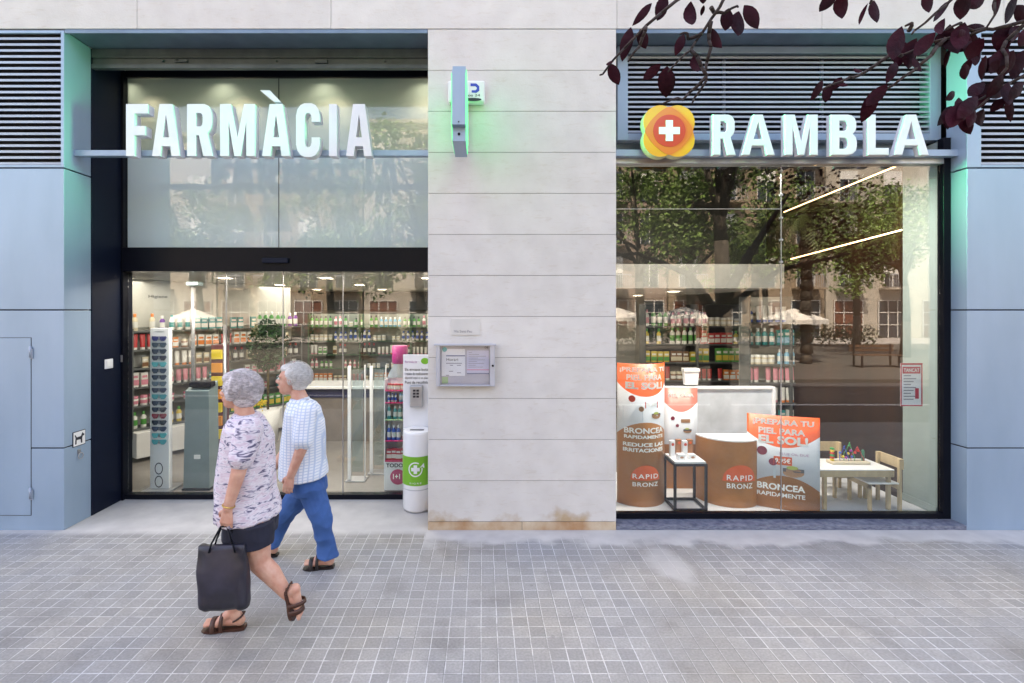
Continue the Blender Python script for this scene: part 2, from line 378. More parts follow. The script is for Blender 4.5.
# upper wall: big slabs above the bays, carried up as storeys
um = MB(); um.box(-15, 15, FY+.02, FY+.3, TOP+.006, 15, 1)
z = TOP+.004; row = 0
xs0 = [X(q, FY) for q in (-330, -60, 137, 331, 617, 822, 1004, 1200, 1400)]
while z < 7.2:
    h = .86; xs = [x+(.0 if row % 2 == 0 else .9) for x in ([-14]+[-12+1.8*i for i in range(3)]+xs0+[10, 12, 14])]
    xs = sorted(xs)
    for a_, b_ in zip(xs, xs[1:]): um.bbox(a_+.0018, b_-.0018, FY, FY+.05, z+.0018, z+h-.0018, .002)
    z += h; row += 1
um.box(-15, 15, FY, FY+.05, z, 15)
um.build('upper_wall', [STONE, GREYGAP], B)
MB().box(-15, 15, 16, 16.3, 0, 15).box(-15, -14.7, FY+.31, 15.99, 0, 15).box(14.7, 15, FY+.31, 15.99, 0, 15).build('outer_wall', STONE, B)
MB().box(-15.2, 15.2, FY-.1, 16.4, 15.01, 15.25).build('roof', KERB, B)
for i in range(9):                     # windows of the storeys above the frame
    for s_ in range(2):
        x = -12+3*i; zz = 8.3+s_*3.2
        wf = MB().box(x-.6, x+.6, FY-.012, FY-.004, zz, zz+1.7).build('window', BLACK, B)
# metal piers
def pier(x0, x1, depth):
    z0 = [0, .745, 2.0, 3.29]
    m = MB(); m.box(x0+.01 if x0 > 0 else x0, x1 if x0 > 0 else x1-.01, FY+.012, FY+depth-.01, .0, 3.285, 1)
    for a_, b_ in zip(z0, z0[1:]): m.bbox(x0, x1, FY, FY+depth, a_+(.0 if a_ == 0 else .006), b_-.006, .003)
    return m
LX, RX = -3.796, 4.405
pl = pier(-7.5, LX, .307)
pl.bbox(LX-.03, LX, FY, FY+.307, 3.296, 4.54, .003); pl.bbox(-7.5, LX-.031, FY, FY+.02, 4.515, 4.54, .002); pl.bbox(-7.5, LX-.031, FY+.001, FY+.03, 3.297, 3.318, .002)
pl_o = pl.build('metal_pier', [METAL, DARKGAP], B)
pr = pier(RX, 7.5, .20)
pr.bbox(RX, RX+.13, FY, FY+.20, 3.296, 4.54, .003); pr.bbox(RX+.131, 7.5, FY, FY+.02, 4.515, 4.54, .002); pr.bbox(RX+.131, 7.5, FY+.001, FY+.03, 3.297, 3.318, .002)
pr_o = pr.build('metal_pier', [METAL, DARKGAP], B)
# service door with hinges in the left pier
dm = MB(); dz0, dz1 = Z(515, FY), Z(338, FY); dx1 = X(31, FY)
dm.bbox(dx1-.75, dx1, FY-.004, FY+.01, dz0, dz1, .002)
dm.box(dx1+.0005, dx1+.005, FY-.0015, FY+.003, dz0-.004, dz1+.004, 1).box(dx1-.75, dx1+.005, FY-.0015, FY+.003, dz1+.0005, dz1+.005, 1).box(dx1-.75, dx1+.005, FY-.0015, FY+.003, dz0-.005, dz0-.0005, 1)
door = dm.build('service_door', [METAL, DARKGAP], B)
for py in (352, 493):
    zc = Z(py, FY); MB().rod((dx1+.004, FY-.012, zc-.05), (dx1+.004, FY-.012, zc+.05), .010).bbox(dx1-.002, dx1+.022, FY-.012, FY-.001, zc-.06, zc+.03, .002).build('hinge', SLAT, door)
# louvers
def louver(x0, x1, z0, z1, n, y, pitchfill=.5):
    m = MB(); m.box(x0, x1, y+.10, y+.13, z0, z1, 1); h = (z1-z0)/n
    for i in range(n):
        zc = z0+h*(i+.5)
        m.add([Vector(p) for p in ((x0, y, zc-h*.22), (x1, y, zc-h*.22), (x1, y+.05, zc+h*.42), (x0, y+.05, zc+h*.42),
                                   (x0, y+.004, zc-h*.22-.006), (x1, y+.004, zc-h*.22-.006), (x1, y+.054, zc+h*.42-.006), (x0, y+.054, zc+h*.42-.006))],
              [(0, 1, 2, 3), (7, 6, 5, 4), (0, 4, 5, 1), (3, 2, 6, 7), (0, 3, 7, 4), (1, 5, 6, 2)])
        m.box(x0, x1, y-.002, y+.002, zc-h*.22-.008, zc-h*.22+h*.24)
    for x in [x0+(x1-x0)*k_ for k_ in ((.33, .66) if x1-x0 < 5 else (.33, .66))]: m.box(x-.012, x+.012, y+.06, y+.08, z0, z1)
    return m
louver(-7.49, LX-.032, 3.32, 4.515, 22, FY+.025).build('louver', [SLAT, DARKGAP], B)
louver(RX+.132, 7.49, 3.32, 4.515, 22, FY+.025).build('louver', [SLAT, DARKGAP], B)
LY = 4.70
louver(1.405, X(930, LY), 3.70, 4.46, 16, LY+.012).build('louver', [SLAT, DARKGAP], B)
fr = MB()
fr.bbox(1.30, 1.40, LY, LY+.12, 3.63, 4.53, .003).bbox(X(930, LY), RX-.001, LY, LY+.12, 3.63, 4.53, .003)
fr.bbox(1.401, X(930, LY)-.001, LY, LY+.12, 3.63, 3.695, .003).bbox(1.401, X(930, LY)-.001, LY, LY+.12, 4.465, 4.53, .003)
fr.build('louver_frame', METAL, B)
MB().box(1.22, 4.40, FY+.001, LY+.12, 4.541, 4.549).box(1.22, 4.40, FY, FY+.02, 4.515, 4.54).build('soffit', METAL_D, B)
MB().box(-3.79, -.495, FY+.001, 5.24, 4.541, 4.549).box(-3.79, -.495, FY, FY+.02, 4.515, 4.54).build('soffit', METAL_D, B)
# roller shutter housing
sh = MB(); y = 4.755
sh.bbox(-3.79, -.495, y, y+.04, 4.45, 4.538, .004).bbox(-3.79, -.495, y+.012, y+.04, 4.39, 4.448, .004).bbox(-3.79, -.495, y-.004, y+.045, 4.345, 4.388, .004)
for x in (-3.1, -2.95, -2.0, -.95): sh.rod((x, y+.015, 4.42), (x, y-.012, 4.42), .012)
sh.bbox(-2.99, -2.86, y-.012, y+.02, 4.405, 4.435, .004).bbox(-1.62, -1.50, y-.012, y+.02, 4.395, 4.435, .004)
sh.build('shutter_housing', SHUT, B)
# left bay frame
GL = 5.21
MB().bbox(-4.1, -3.79, 4.76, 5.28, 0, 4.54, .004).build('jamb', NAVY, B)
f1 = MB(); f1.bbox(-3.789, -3.765, 5.14, 5.28, 0, 4.5, .003); f1.bbox(-3.764, -.492, 5.12, 5.30, 2.405, 2.655, .004)
f1.bbox(-3.764, -.492, 5.17, 5.26, .0, .05, .003); f1.bbox(-3.764, -.492, 5.17, 5.26, 4.46, 4.53, .003)
f1.build('shopfront_frame', BLACK, B)
MB().bbox(X(263, 5.12), X(289, 5.12), 5.085, 5.119, Z(263, 5.1), Z(258, 5.1), .006).build('door_sensor', NAVY, B)
zs = Z(154, GL)
xj = X(279, GL)
for a_, b_ in ((-3.764, xj-.004), (xj+.004, -.492)):
    MB().box(a_, b_, GL-.005, GL+.005, 2.656, zs).build('glass_pane', FROST, B)
    MB().box(a_, b_, GL-.005, GL+.005, zs+.001, 4.459).build('glass_pane', UPGLASS, B)
MB().box(xj-.003, xj+.003, GL-.007, GL+.007, 2.656, 4.459).build('glass_joint', BLACK, B)
xd = [-3.764, X(225, GL), X(282, GL), X(343, GL), -.492]
for i, (a_, b_) in enumerate(zip(xd, xd[1:])):
    yy = GL+(.03 if i in (1, 2) else 0)
    g = MB().box(a_+.003, b_-.003, yy-.005, yy+.005, .052, 2.403).build('glass_door' if i in (1, 2) else 'glass_pane', DOORGLASS, B)
    if i: MB().box(a_-.004, a_+.004, yy-.008, yy+.008, .052, 2.403).build('edge_seal', STEEL, B)
# right bay frame
GR = 4.64
f2 = MB(); f2.bbox(4.335, 4.404, 4.60, 4.665, .0, 3.62, .004); f2.bbox(1.22, 4.334, 4.60, 4.665, .04, .09, .003)
f2.bbox(1.22, 1.262, 4.61, 4.70, .096, 3.37, .003)
f2.build('shopfront_frame', BLACK, B)
MB().bbox(1.22, 4.334, 4.595, 4.70, 3.372, 3.448, .004).build('transom', STEEL, B)
MB().box(1.22, 4.334, 4.80, 4.83, 3.45, 3.70).build('backing_panel', METAL_D, B)
MB().bbox(1.219, 4.404, FY+.002, 4.599, .0, .04, .004).build('sill', MARBLE, B)
xm = X(781, GR); z1 = Z(209, GR)
for a_, b_, c_, d_ in ((1.263, xm-.004, .096, z1-.003), (1.263, xm-.004, z1+.003, 3.371), (xm+.004, 4.333, .096, 3.371)):
    MB().box(a_, b_, GR-.005, GR+.005, c_, d_).build('glass_pane', GLASS, B)
MB().box(xm-.003, xm+.003, GR-.006, GR+.006, .096, 3.371).box(1.263, xm-.0035, GR-.006, GR+.006, z1-.0025, z1+.0025).build('glass_joint', STEEL, B)
for py in (171, 195, 218, 240, 262):
    MB().bbox(xm-.012, xm+.012, GR-.014, GR+.014, Z(py, GR)-.01, Z(py, GR)+.01, .003).build('glass_clip', STEEL, B)
# ------------------------------------------------------------ interior shell
INZ = 2.42
MB().box(-14.6, 14.6, 5.31, 15.9, -.1, .004).build('shop_floor', FLOORM, B)
MB().box(1.23, 4.32, 4.668, 5.9, .01, .05).build('display_floor', PALEW, B)
MB().box(-7.5, 1.0, 5.32, 15.9, INZ, INZ+.15).box(1.001, 3.75, 6.10, 15.9, 2.27, 2.57).build('ceiling', CEILM, B)
MB().box(-7.5, .9, 5.60, 5.68, INZ+.16, 4.6).build('inner_wall', OLIVEW, B)
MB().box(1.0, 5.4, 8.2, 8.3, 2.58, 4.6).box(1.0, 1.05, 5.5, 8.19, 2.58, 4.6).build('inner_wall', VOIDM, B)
MB().box(1.06, 3.75, 6.080, 6.095, 2.27, 2.57).build('bulkhead_front', mat('grey_bulkhead', (.14, .14, .13), .5), B)
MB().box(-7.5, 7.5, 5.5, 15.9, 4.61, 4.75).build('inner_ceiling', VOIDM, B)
MB().box(-7.6, -7.51, 5.32, 15.9, 0, 4.6).box(7.51, 7.6, 4.9, 15.9, 0, 4.6).box(-7.5, 7.5, 12.0, 12.1, 0, 4.6).build('inner_wall', INWALL, B)
MB().box(.9, 1.0, 5.5, 6.09, 0, 2.41).build('inner_wall', INWALL, B)
sw = MB(); sw.box(4.337, 4.46, 4.668, 5.05, .05, 3.6); sw.box(4.325, 4.336, 4.668, 5.05, .051, .12); sw.build('side_wall', mat('pale_green_wall', (.24, .30, .29), .6, var=.03), B)
def wp(Y): return 3.67+.13*Y+.02
ww = MB(); ww.add([(wp(5.06), 5.06, 0), (wp(8.2), 8.2, 0), (wp(8.2)+.15, 8.2, 0), (wp(5.06)+.15, 5.06, 0), (wp(5.06), 5.06, 4.6), (wp(8.2), 8.2, 4.6), (wp(8.2)+.15, 8.2, 4.6), (wp(5.06)+.15, 5.06, 4.6)],
    [(0, 1, 2, 3), (4, 5, 6, 7), (0, 1, 5, 4), (1, 2, 6, 5), (2, 3, 7, 6), (3, 0, 4, 7)])
ww.build('wood_wall', WOOD, B)
MB().box(X(822, 7.6), X(836, 7.6)+.02, 7.45, 7.75, 0, 4.6).build('column', MATTW, B)
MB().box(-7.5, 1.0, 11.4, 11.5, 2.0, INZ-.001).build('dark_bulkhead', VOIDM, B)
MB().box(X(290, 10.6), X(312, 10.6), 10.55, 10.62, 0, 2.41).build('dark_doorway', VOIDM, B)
# lit luminaires
for i, (pa, pb) in enumerate((((898, 166), (785, 212)), ((903, 230), (792, 259)))):
    Ya, Yb = ((5.10, 7.52), (5.06, 7.30))[i]
    a_, b_ = P(*pa, Ya), P(*pb, Yb); a_.x -= .015; b_.x -= .015
    t = thing('strip_light', ('upper' if i == 0 else 'lower')+' slanting strip of warm light on the brown wall behind the right window', 'light', (a_.x, a_.y, a_.z), 'warm light strips')
    MB().rod(a_, b_, .008, n=8).build('glowing_tube', STRIP, t)
    MB().rod(a_+Vector((.02, 0, 0)), b_+Vector((.02, 0, 0)), .018, n=8).build('holder', BLACK, t)
cl = None
LROWS = [(-4.6+1.3*i, yy) for yy in (6.3, 8.0, 9.8) for i in range(5)]+[(1.7, 6.9), (2.7, 6.9), (1.7, 8.8), (2.8, 8.8), (1.7, 10.6), (2.8, 10.6)]
for i, (x, y) in enumerate(LROWS):
    zc = INZ if x < 1 else 2.27
    if cl is None:
        cl = thing('ceiling_light', '', 'light', (0, 0, 0), absolute=False)
        MB().box(-.07, .07, -.07, .07, -.008, -.002).build('diffuser', LAMP, cl)
        MB().box(-.09, .09, -.09, -.071, -.014, -.001).box(-.09, .09, .071, .09, -.014, -.001).box(-.09, -.071, -.07, .07, -.014, -.001).box(.071, .09, -.07, .07, -.014, -.001).build('frame', MATTW, cl); o = cl
    else: o = copy_tree(cl)
    o.location = (x, y, zc)
    tag(o, 'small square recessed lamp in the pharmacy ceiling behind the %s' % ('door glass' if x < 1 else 'display window'), 'ceiling light', 'recessed lamps behind the '+('door' if x < 1 else 'window'))
def area(name, loc, sx, sy, e, col=(.92, .96, 1), rot=(0, 0, 0)):
    l = bpy.data.lights.new(name, 'AREA'); l.shape = 'RECTANGLE'; l.size = sx; l.size_y = sy; l.energy = e; l.color = col
    o = bpy.data.objects.new(name, l); COL.objects.link(o); o.location = loc; o.rotation_euler = rot; return o
for i, (x, y, zc, sx, sy, e) in enumerate(((-3.0, 6.5, 2.39, 4.0, .5, 38), (-3.0, 8.4, 2.39, 3.6, .5, 45), (-2.6, 10.0, 2.39, 4, .4, 75), (2.3, 7.0, 2.24, 2.4, .4, 38), (2.2, 8.9, 2.24, 2, .4, 28))):
    area('ceiling_lamp_light', (x, y, zc), sx, sy, e*.15)
area('window_fill_light', (2.6, 4.70, 3.30), 2.2, .06, 28, (.95, .97, 1), (R(14), 0, 0))  # added fill lamp without a fitting, brightens the fronts of the posters
area('door_fill_light', (-2.2, 5.29, 2.38), 2.8, .05, 12, (.96, .98, 1), (R(12), 0, 0))  # added fill without a fixture, lifts the stands just inside the door
for i, px in enumerate((140, 233, 330, 428)):          # downlights washing the inner wall above the door
    l = bpy.data.lights.new('downlight_lamp', 'SPOT'); l.energy = 5; l.spot_size = R(120); l.spot_blend = .8; l.color = (1, .93, .80); l.shadow_soft_size = .03
    o = bpy.data.objects.new('downlight_lamp', l); COL.objects.link(o); o.location = (X(px, 5.4), 5.36, 4.56); o.rotation_euler = (R(8), 0, 0)
    t = thing('downlight', 'small round downlight washing the wall above the door, %s from the left' % ('first', 'second', 'third', 'fourth')[i], 'light', (X(px, 5.4), 5.36, 4.6), 'downlights above the door')
    MB().lathe([(.05, 0), (.05, .03), (.04, .03), (.04, .0)], (X(px, 5.4), 5.36, 4.575), 14).build('housing', BLACK, t)
# ------------------------------------------------------------ signs
GLY = {
 'F': ([[(0, 0), (.32, 0), (.32, .40), (.74, .40), (.74, .58), (.32, .58), (.32, .82), (.84, .82), (.84, 1), (0, 1)]], .84),
 'A': ([[(0, 0), (.30, 0), (.345, .19), (.655, .19), (.70, 0), (1, 0), (.73, 1), (.27, 1)], [(.385, .36), (.615, .36), (.5, .80)]], 1.0),
 'Â': ([[(0, 0), (.245, 0), (.315, .23), (.685, .23), (.755, 0), (1, 0), (.64, 1), (.36, 1)], [(.37, .40), (.63, .40), (.5, .80)]], 1.0),
 'R': ([[(0, 0), (.32, 0), (.32, .40), (.42, .40), (.58, 0), (.92, 0), (.72, .44), (.83, .52), (.88, .62), (.88, .80), (.84, .90), (.75, .97), (.62, 1), (0, 1)],
        [(.32, .57), (.48, .57), (.54, .60), (.56, .66), (.56, .75), (.54, .80), (.48, .83), (.32, .83)]], .92),
 'M': ([[(0, 0), (.27, 0), (.27, .66), (.45, 0), (.65, 0), (.83, .66), (.83, 0), (1.10, 0), (1.10, 1), (.76, 1), (.55, .36), (.34, 1), (0, 1)]], 1.10),
 'C': ([[(.86, .36), (.86, .22), (.81, .10), (.70, .02), (.56, -.015), (.30, -.015), (.16, .02), (.05, .10), (0, .22), (0, .78), (.05, .90), (.16, .98), (.30, 1.015), (.56, 1.015), (.70, .98), (.81, .90), (.86, .78), (.86, .66),
          (.56, .66), (.56, .74), (.53, .80), (.47, .83), (.39, .83), (.34, .80), (.31, .74), (.31, .26), (.34, .20), (.39, .17), (.47, .17), (.53, .20), (.56, .26), (.56, .36)]], .86),
 'I': ([[(0, 0), (.32, 0), (.32, 1), (0, 1)]], .32),
 'B': ([[(0, 0), (.58, 0), (.74, .03), (.85, .11), (.88, .22), (.88, .34), (.84, .45), (.74, .52), (.83, .59), (.86, .68), (.86, .80), (.81, .91), (.71, .98), (.58, 1), (0, 1)],
        [(.30, .16), (.48, .16), (.55, .19), (.58, .24), (.58, .33), (.55, .39), (.48, .42), (.30, .42)], [(.30, .60), (.47, .60), (.53, .63), (.56, .68), (.56, .75), (.53, .81), (.47, .84), (.30, .84)]], .88),
 'L': ([[(0, 0), (.78, 0), (.78, .18), (.30, .18), (.30, 1), (0, 1)]], .78),
}
def letter(ch, x0, x1, z0, z1, y, depth, bevel, name, m, parent, accent=False):
    polys, wd = GLY[ch]; sx = (x1-x0)/wd; sz = z1-z0
    pl = [[(x0+px*sx, z0+pz*sz) for px, pz in p] for p in polys]
    if accent:
        c = (x0+x1)/2; pl.append([(c-.145, z1+.125), (c-.055, z1+.125), (c+.045, z1+.02), (c-.015, z1+.02)])
    if bevel: pl = [[(a_, b_) for a_, b_ in p] for p in pl]
    me = curve_mesh(pl, depth, bevel, off=-bevel)
    for v in me.vertices: v.co = Vector((v.co.x, y+depth/2-v.co.z, v.co.y))
    me.materials.append(m)
    for p in me.polygons: p.use_smooth = False
    me.flip_normals() if False else None
    return link(name, me, parent)
SIGNW = mat('white_sign_acrylic', (.74, .75, .80), .3, var=.01, coat=.5)
S1 = thing('shop_sign', 'large white condensed capitals reading FARMÀCIA on a thin bar above the door', 'sign', (-2.2, 4.5, 3.42))
yb = 4.56
MB().bbox(X(74, yb), X(431, yb)+.02, yb, yb+.06, Z(156, yb)+.002, Z(150, yb), .003).build('mounting_bar', METAL, S1)
yl = 4.46; zt, zb = Z(104, yl), Z(156, yl)
for ch, a_, b_, acc in (('F', 126, 150, 0), ('A', 152, 182, 0), ('R', 187, 215, 0), ('M', 220, 257, 0), ('A', 262, 292, 1), ('C', 296, 322, 0), ('I', 329, 339, 0), ('A', 346, 374, 0)):
    letter(ch, X(a_, yl), X(b_, yl)-.02, zb, zt, yl, .09, 0, 'letter', SIGNW, S1, acc)
S2 = thing('shop_sign', 'white rounded capitals reading RAMBLA beside a yellow flower badge with a white cross', 'sign', (3, 4.5, 3.42))
MB().bbox(1.225, X(957, yb), yb-.03, yb+.03, Z(157, yb), Z(150.5, yb), .003).build('mounting_bar', METAL, S2)
yl = 4.42; zt, zb = Z(114, yl)-.006, Z(156, yl)+.006
for ch, a_, b_ in (('R', 711, 739), ('Â', 740, 778), ('M', 783, 821), ('B', 829, 860), ('L', 866, 892), ('Â', 892, 932)):
    letter(ch, X(a_, yl)+.012, X(b_, yl)-.03, zb, zt, yl, .05, .008, 'letter', SIGNW, S2)
YEL = mat('amber_acrylic', (.86, .35, .02), .3, var=.01, coat=.5); ORA = mat('orange_acrylic', (.80, .16, .02), .3, var=.01, coat=.5); RED = mat('vermilion_acrylic', (.66, .035, .015), .3, var=.01, coat=.5)
GLOWE = mat('side_glow_edge', (.50, .50, .30), .4, var=.01)  # side glow of the badge put into its edge colour
yq = 4.40; cx, cz = X(669, yq), Z(131, yq); r_ = X(695, yq)-X(669, yq)
fl = []
for i in range(96):                     # four rounded corners with shallow notches on the axes
    t = 2*math.pi*i/96; dd = (t+math.pi/4) % (math.pi/2)-math.pi/4
    rr = r_*(.905+.30*abs(math.sin(2*t))**.9 if False else 1)
    rr = 0
    for sx_, sz_ in ((1, 1), (-1, 1), (-1, -1), (1, -1)):
        o_, q_ = .33, .66; bq = o_*(sx_*math.cos(t)+sz_*math.sin(t)); dq = bq*bq-(2*o_*o_-q_*q_)
        if dq > 0: rr = max(rr, r_*(bq+dq**.5))
    fl.append((cx+rr*math.cos(t), cz+rr*math.sin(t)))
lg = MB().prism(fl, yq, yq+.085, 0); lo = lg.build('badge', [YEL], S2)
lo.data.materials.append(GLOWE)
for p in lo.data.polygons:
    if abs(p.normal.y) < .5: p.material_index = 1
rh = []
for i in range(64):
    t = 2*math.pi*i/64; c_, s_ = abs(math.cos(t)), abs(math.sin(t)); q = 1.35
    rr = r_*.93/((c_**q+s_**q)**(1/q)); rh.append((cx+rr*math.cos(t), cz+rr*math.sin(t)))
shape('badge_rhombus', rh, flat(yq-.001), ORA, lo, .003)
shape('badge_disc', disc(cx, cz, r_*.62, 40), flat(yq-.0045), RED, lo, .003)
q, s_ = r_*.40, r_*.135
shape('badge_cross', [(cx+a_, cz+b_) for a_, b_ in ((-s_, -q), (s_, -q), (s_, -s_), (q, -s_), (q, s_), (s_, s_), (s_, q), (-s_, q), (-s_, s_), (-q, s_), (-q, -s_), (-s_, -s_))], flat(yq-.008), WHITE, lo, .003)
# lit green cross sign projecting from the pillar
GREEN = mat('green_led_face', (.05, .5, .2), .4, var=0, emit=(.02, 1.0, .30), es=.28)
CX = thing('pharmacy_cross_sign', 'blue-grey cross sign seen edge-on, jutting from the stone pillar and glowing green on both sides', 'sign', (-.2, 4.45, 3.6))
xa, xb = X(452, 3.85), X(465.5, 3.85)
ya, yb2 = 3.84, 4.40
cr = [(ya, 3.455), (ya, 3.885), (3.93, 3.885), (3.93, 3.955), (4.31, 3.955), (4.31, 3.885), (yb2, 3.885), (yb2, 3.455), (4.31, 3.455), (4.31, 3.345), (3.90, 3.345), (3.90, 3.455)]
n = len(cr)
def yprism(poly, x0, x1):
    n = len(poly)
    return MB().add([(x0, y, z) for y, z in poly]+[(x1, y, z) for y, z in poly], [list(range(n)), list(range(n, 2*n))[::-1]]+[(i, n+i, n+(i+1) % n, (i+1) % n) for i in range(n)])
yprism(cr, xa, xb).build('casing', METAL, CX)
ins = [((y-4.12)*.93+4.12, (z-3.65)*.93+3.65) for y, z in cr]
yprism(ins, xa-.006, xa-.001).build('light_face', GREEN, CX); yprism(ins, xb+.001, xb+.006).build('light_face', GREEN, CX)
MB().bbox(xa+.03, xb-.03, yb2, 4.449, 3.6, 3.7, .004).build('wall_bracket', STEEL, CX)
MB().rod(((xa+xb)/2, 3.9, 3.40), ((xa+xb)/2, 3.892, 3.40), .011).build('screw', BLACK, CX)
MB().rod(((xa+xb)/2, 3.845, 3.475), ((xa+xb)/2, 3.836, 3.475), .006).build('screw', BLACK, CX)
for s_ in (-1, 1):                      # the narrow beams of the green diodes
    l = bpy.data.lights.new('green_diode_lamp', 'SPOT'); l.energy = 120 if s_ < 0 else 420; l.spot_size = R(56 if s_ < 0 else 46); l.spot_blend = 1; l.color = (.03, 1, .42); l.shadow_soft_size = .2
    o = bpy.data.objects.new('green_diode_lamp', l); COL.objects.link(o); o.location = ((xa if s_ < 0 else xb)+s_*.012, 4.12, 3.66); o.rotation_euler = Vector((-s_, .10, 0)).to_track_quat('Z', 'Y').to_euler()
# alarm box behind it
AL = thing('alarm_box', 'white alarm box with a blue emblem and dark oval, behind the green cross sign', 'alarm box', (X(466, 4.4), 4.45, Z(92, 4.4)))
ax0, ax1, az0, az1 = X(448, 4.39), X(485, 4.39), Z(103, 4.39), Z(81, 4.39)
MB().bbox(ax0, ax1, 4.37, 4.449, az0, az1, .018).build('casing', MATTW, AL)
BLUE = mat('royal_blue_print', (.02, .06, .42), .5, var=0); INK = mat('black_ink', (.02, .02, .03), .6, var=0)
f_ = flat(4.3695)
u = X(475, 4.37); v = Z(88.5, 4.37)
s5 = [(-.04, .045), (.01, .045), (.038, .02), (.038, -.022), (.01, -.04), (-.03, -.036), (-.03, -.016), (.004, -.016), (.016, -.004), (.016, .008), (.002, .02), (-.04, .02)]
shape('emblem', [(u+a_, v+b_) for a_, b_ in s5], f_, BLUE, AL)
txt('lettering', 'ios 24', f_, X(467, 4.37), X(480, 4.37), Z(96.5, 4.37), Z(94, 4.37), INK, AL)
shape('dark_oval', disc(X(473, 4.37), Z(99.6, 4.37), .075, 28, ry=.014), f_, INK, AL, .004)
# notice case on the pillar
NC = thing('notice_case', 'silver metal notice case with printed sheets behind glass, on the stone pillar', 'notice board', (X(465, 4.4), 4.45, Z(387, 4.4)))
nx0, nx1, nz0, nz1 = X(436, 4.38), X(495, 4.38), Z(386.5, 4.38), Z(345, 4.38)
nm = MB(); nm.bbox(nx0, nx1, 4.43, 4.449, nz0, nz1, .003)
nm.bbox(nx0, nx0+.035, 4.385, 4.43, nz0, nz1, .004).bbox(nx1-.045, nx1, 4.385, 4.43, nz0, nz1, .004).bbox(nx0+.035, nx1-.045, 4.385, 4.43, nz0, nz0+.012, .003).bbox(nx0-.02, nx1+.01, 4.375, 4.44, nz1-.008, nz1+.008, .003)
nm.build('case', mat('grey_lilac_metal', (.48, .50, .56), .4, metal=.3, var=.05), NC)
PAPER = mat('white_paper', (.75, .76, .80), .7, var=.02); PAPERB = mat('lilac_paper', (.55, .55, .70), .7, var=.03); GRNP = mat('green_print', (.16, .55, .08), .5, var=.02); TEALP = mat('teal_print', (.05, .38, .42), .6, var=.1)
f_ = flat(4.429)
def R4(a_, b_, c_, d_, Y=4.42): return rect(X(a_, Y), X(b_, Y), Z(d_, Y), Z(c_, Y))
shape('back_sheet', R4(440.5, 489.5, 347, 385), f_, mat('grey_lilac_back', (.42, .42, .50), .6, var=.03), NC)
f_ = flat(4.427); shape('sheet', R4(441.5, 465, 349, 376), f_, PAPER, NC); shape('sheet', R4(467, 489, 350.5, 374), f_, PAPERB, NC)
f_ = flat(4.425)
shape('round_emblem', disc(X(444.5, 4.42), Z(349.5, 4.42), .022), f_, TEALP, NC); shape('green_label', R4(442, 448, 377, 383.5), f_, mat('soft_green', (.30, .48, .25), .6), NC)
txt('lettering', 'Horari', f_, X(446.5, 4.42), X(458, 4.42), Z(361, 4.42), Z(358, 4.42), INK, NC)
txt('lettering', 'CVB', f_, X(484.5, 4.42), X(488, 4.42), Z(348.5, 4.42), Z(346.5, 4.42), INK, NC)
shape('rule', R4(446, 465, 355.3, 356.4), f_, mat('blue_grey_ink', (.12, .14, .25), .6, var=0), NC)
for a_, b_, c_ in ((446, 462, 363), (450, 453, 365), (457, 461, 365), (449, 453, 371), (457, 461, 372.5), (446, 449, 375)):
    shape('rule', R4(a_, b_, c_, c_+.7), f_, mat('grey_ink', (.25, .25, .3), .6, var=0), NC)
for i in range(9): shape('rule', R4(468.5, 472+(i*7 % 15), 352.5+i*1.8, 352.9+i*1.8), f_, mat('grey_ink', (.25, .25, .3)), NC)
shape('rule', R4(467, 489, 369.4, 370.3), f_, mat('pink_ink', (.65, .25, .38), .6, var=0), NC); shape('rule', R4(467, 489, 373.2, 374), f_, mat('blue_grey_ink', (.1, .1, .2)), NC)
MB().box(nx0+.036, nx1-.046, 4.395, 4.399, nz0+.013, nz1-.009).build('glass', CASEGLASS, NC)
MB().rod((nx1-.02, 4.384, (nz0+nz1)/2), (nx1-.02, 4.375, (nz0+nz1)/2), .010).build('lock', BLACK, NC)
NP = thing('name_plate', 'small faint plate with one line of grey lettering above the notice case', 'plate', (X(465, 4.44), 4.449, Z(332, 4.44)))
MB().bbox(X(451, 4.44), X(480, 4.44), 4.442, 4.449, Z(335, 4.44), Z(319, 4.44), .001).build('plate', mat('pale_plate', (.62, .61, .58), .3, var=.03), NP)
txt('lettering', 'Via Sant Pau', flat(4.4415), X(454, 4.44), X(472, 4.44), Z(332.5, 4.44), Z(330, 4.44), mat('grey_ink', (.25, .25, .3)), NP)
# small things on the left reveal and jamb (planes x = const, facing +X)
def side(Xc): return lambda u_, v_, t: Vector((Xc+t, u_, v_))
DG = thing('dog_sign', 'small white square plate with a black dog on the left metal pier reveal', 'sign', (LX, 4.62, Z(446, 4.6)))
yd0, yd1 = 4.54, 4.685; zd0, zd1 = .69+.02, .865
zd0, zd1 = Z(446, 4.6), Z(431, 4.6)
MB().bbox(LX+.001, LX+.005, yd0, yd1, zd0, zd1, .001).build('plate', INK, DG)
MB().bbox(LX+.0055, LX+.007, yd0+.006, yd1-.006, zd0+.006, zd1-.006, .0005).build('plate_face', MATTW, DG)
dog = [(-.42, -.40), (-.30, -.40), (-.28, -.08), (.10, -.10), (.14, -.40), (.26, -.40), (.24, -.05), (.30, .12), (.44, .14), (.45, .24), (.34, .32), (.30, .42), (.24, .34), (.14, .14), (-.26, .12), (-.40, .34), (-.46, .32), (-.36, .06), (-.40, -.1)]
yc, zc = (yd0+yd1)/2, (zd0+zd1)/2
shape('dog_drawing', [(yc+a_*.12, zc+b_*.12) for a_, b_ in dog], side(LX+.0075), INK, DG)
HK = thing('ring_hook', 'small steel tethering ring under the dog plate on the left pier', 'hook', (LX, 4.61, .69))
tor = MB(); cc = Vector((LX+.02, 4.612, Z(456, 4.6)))
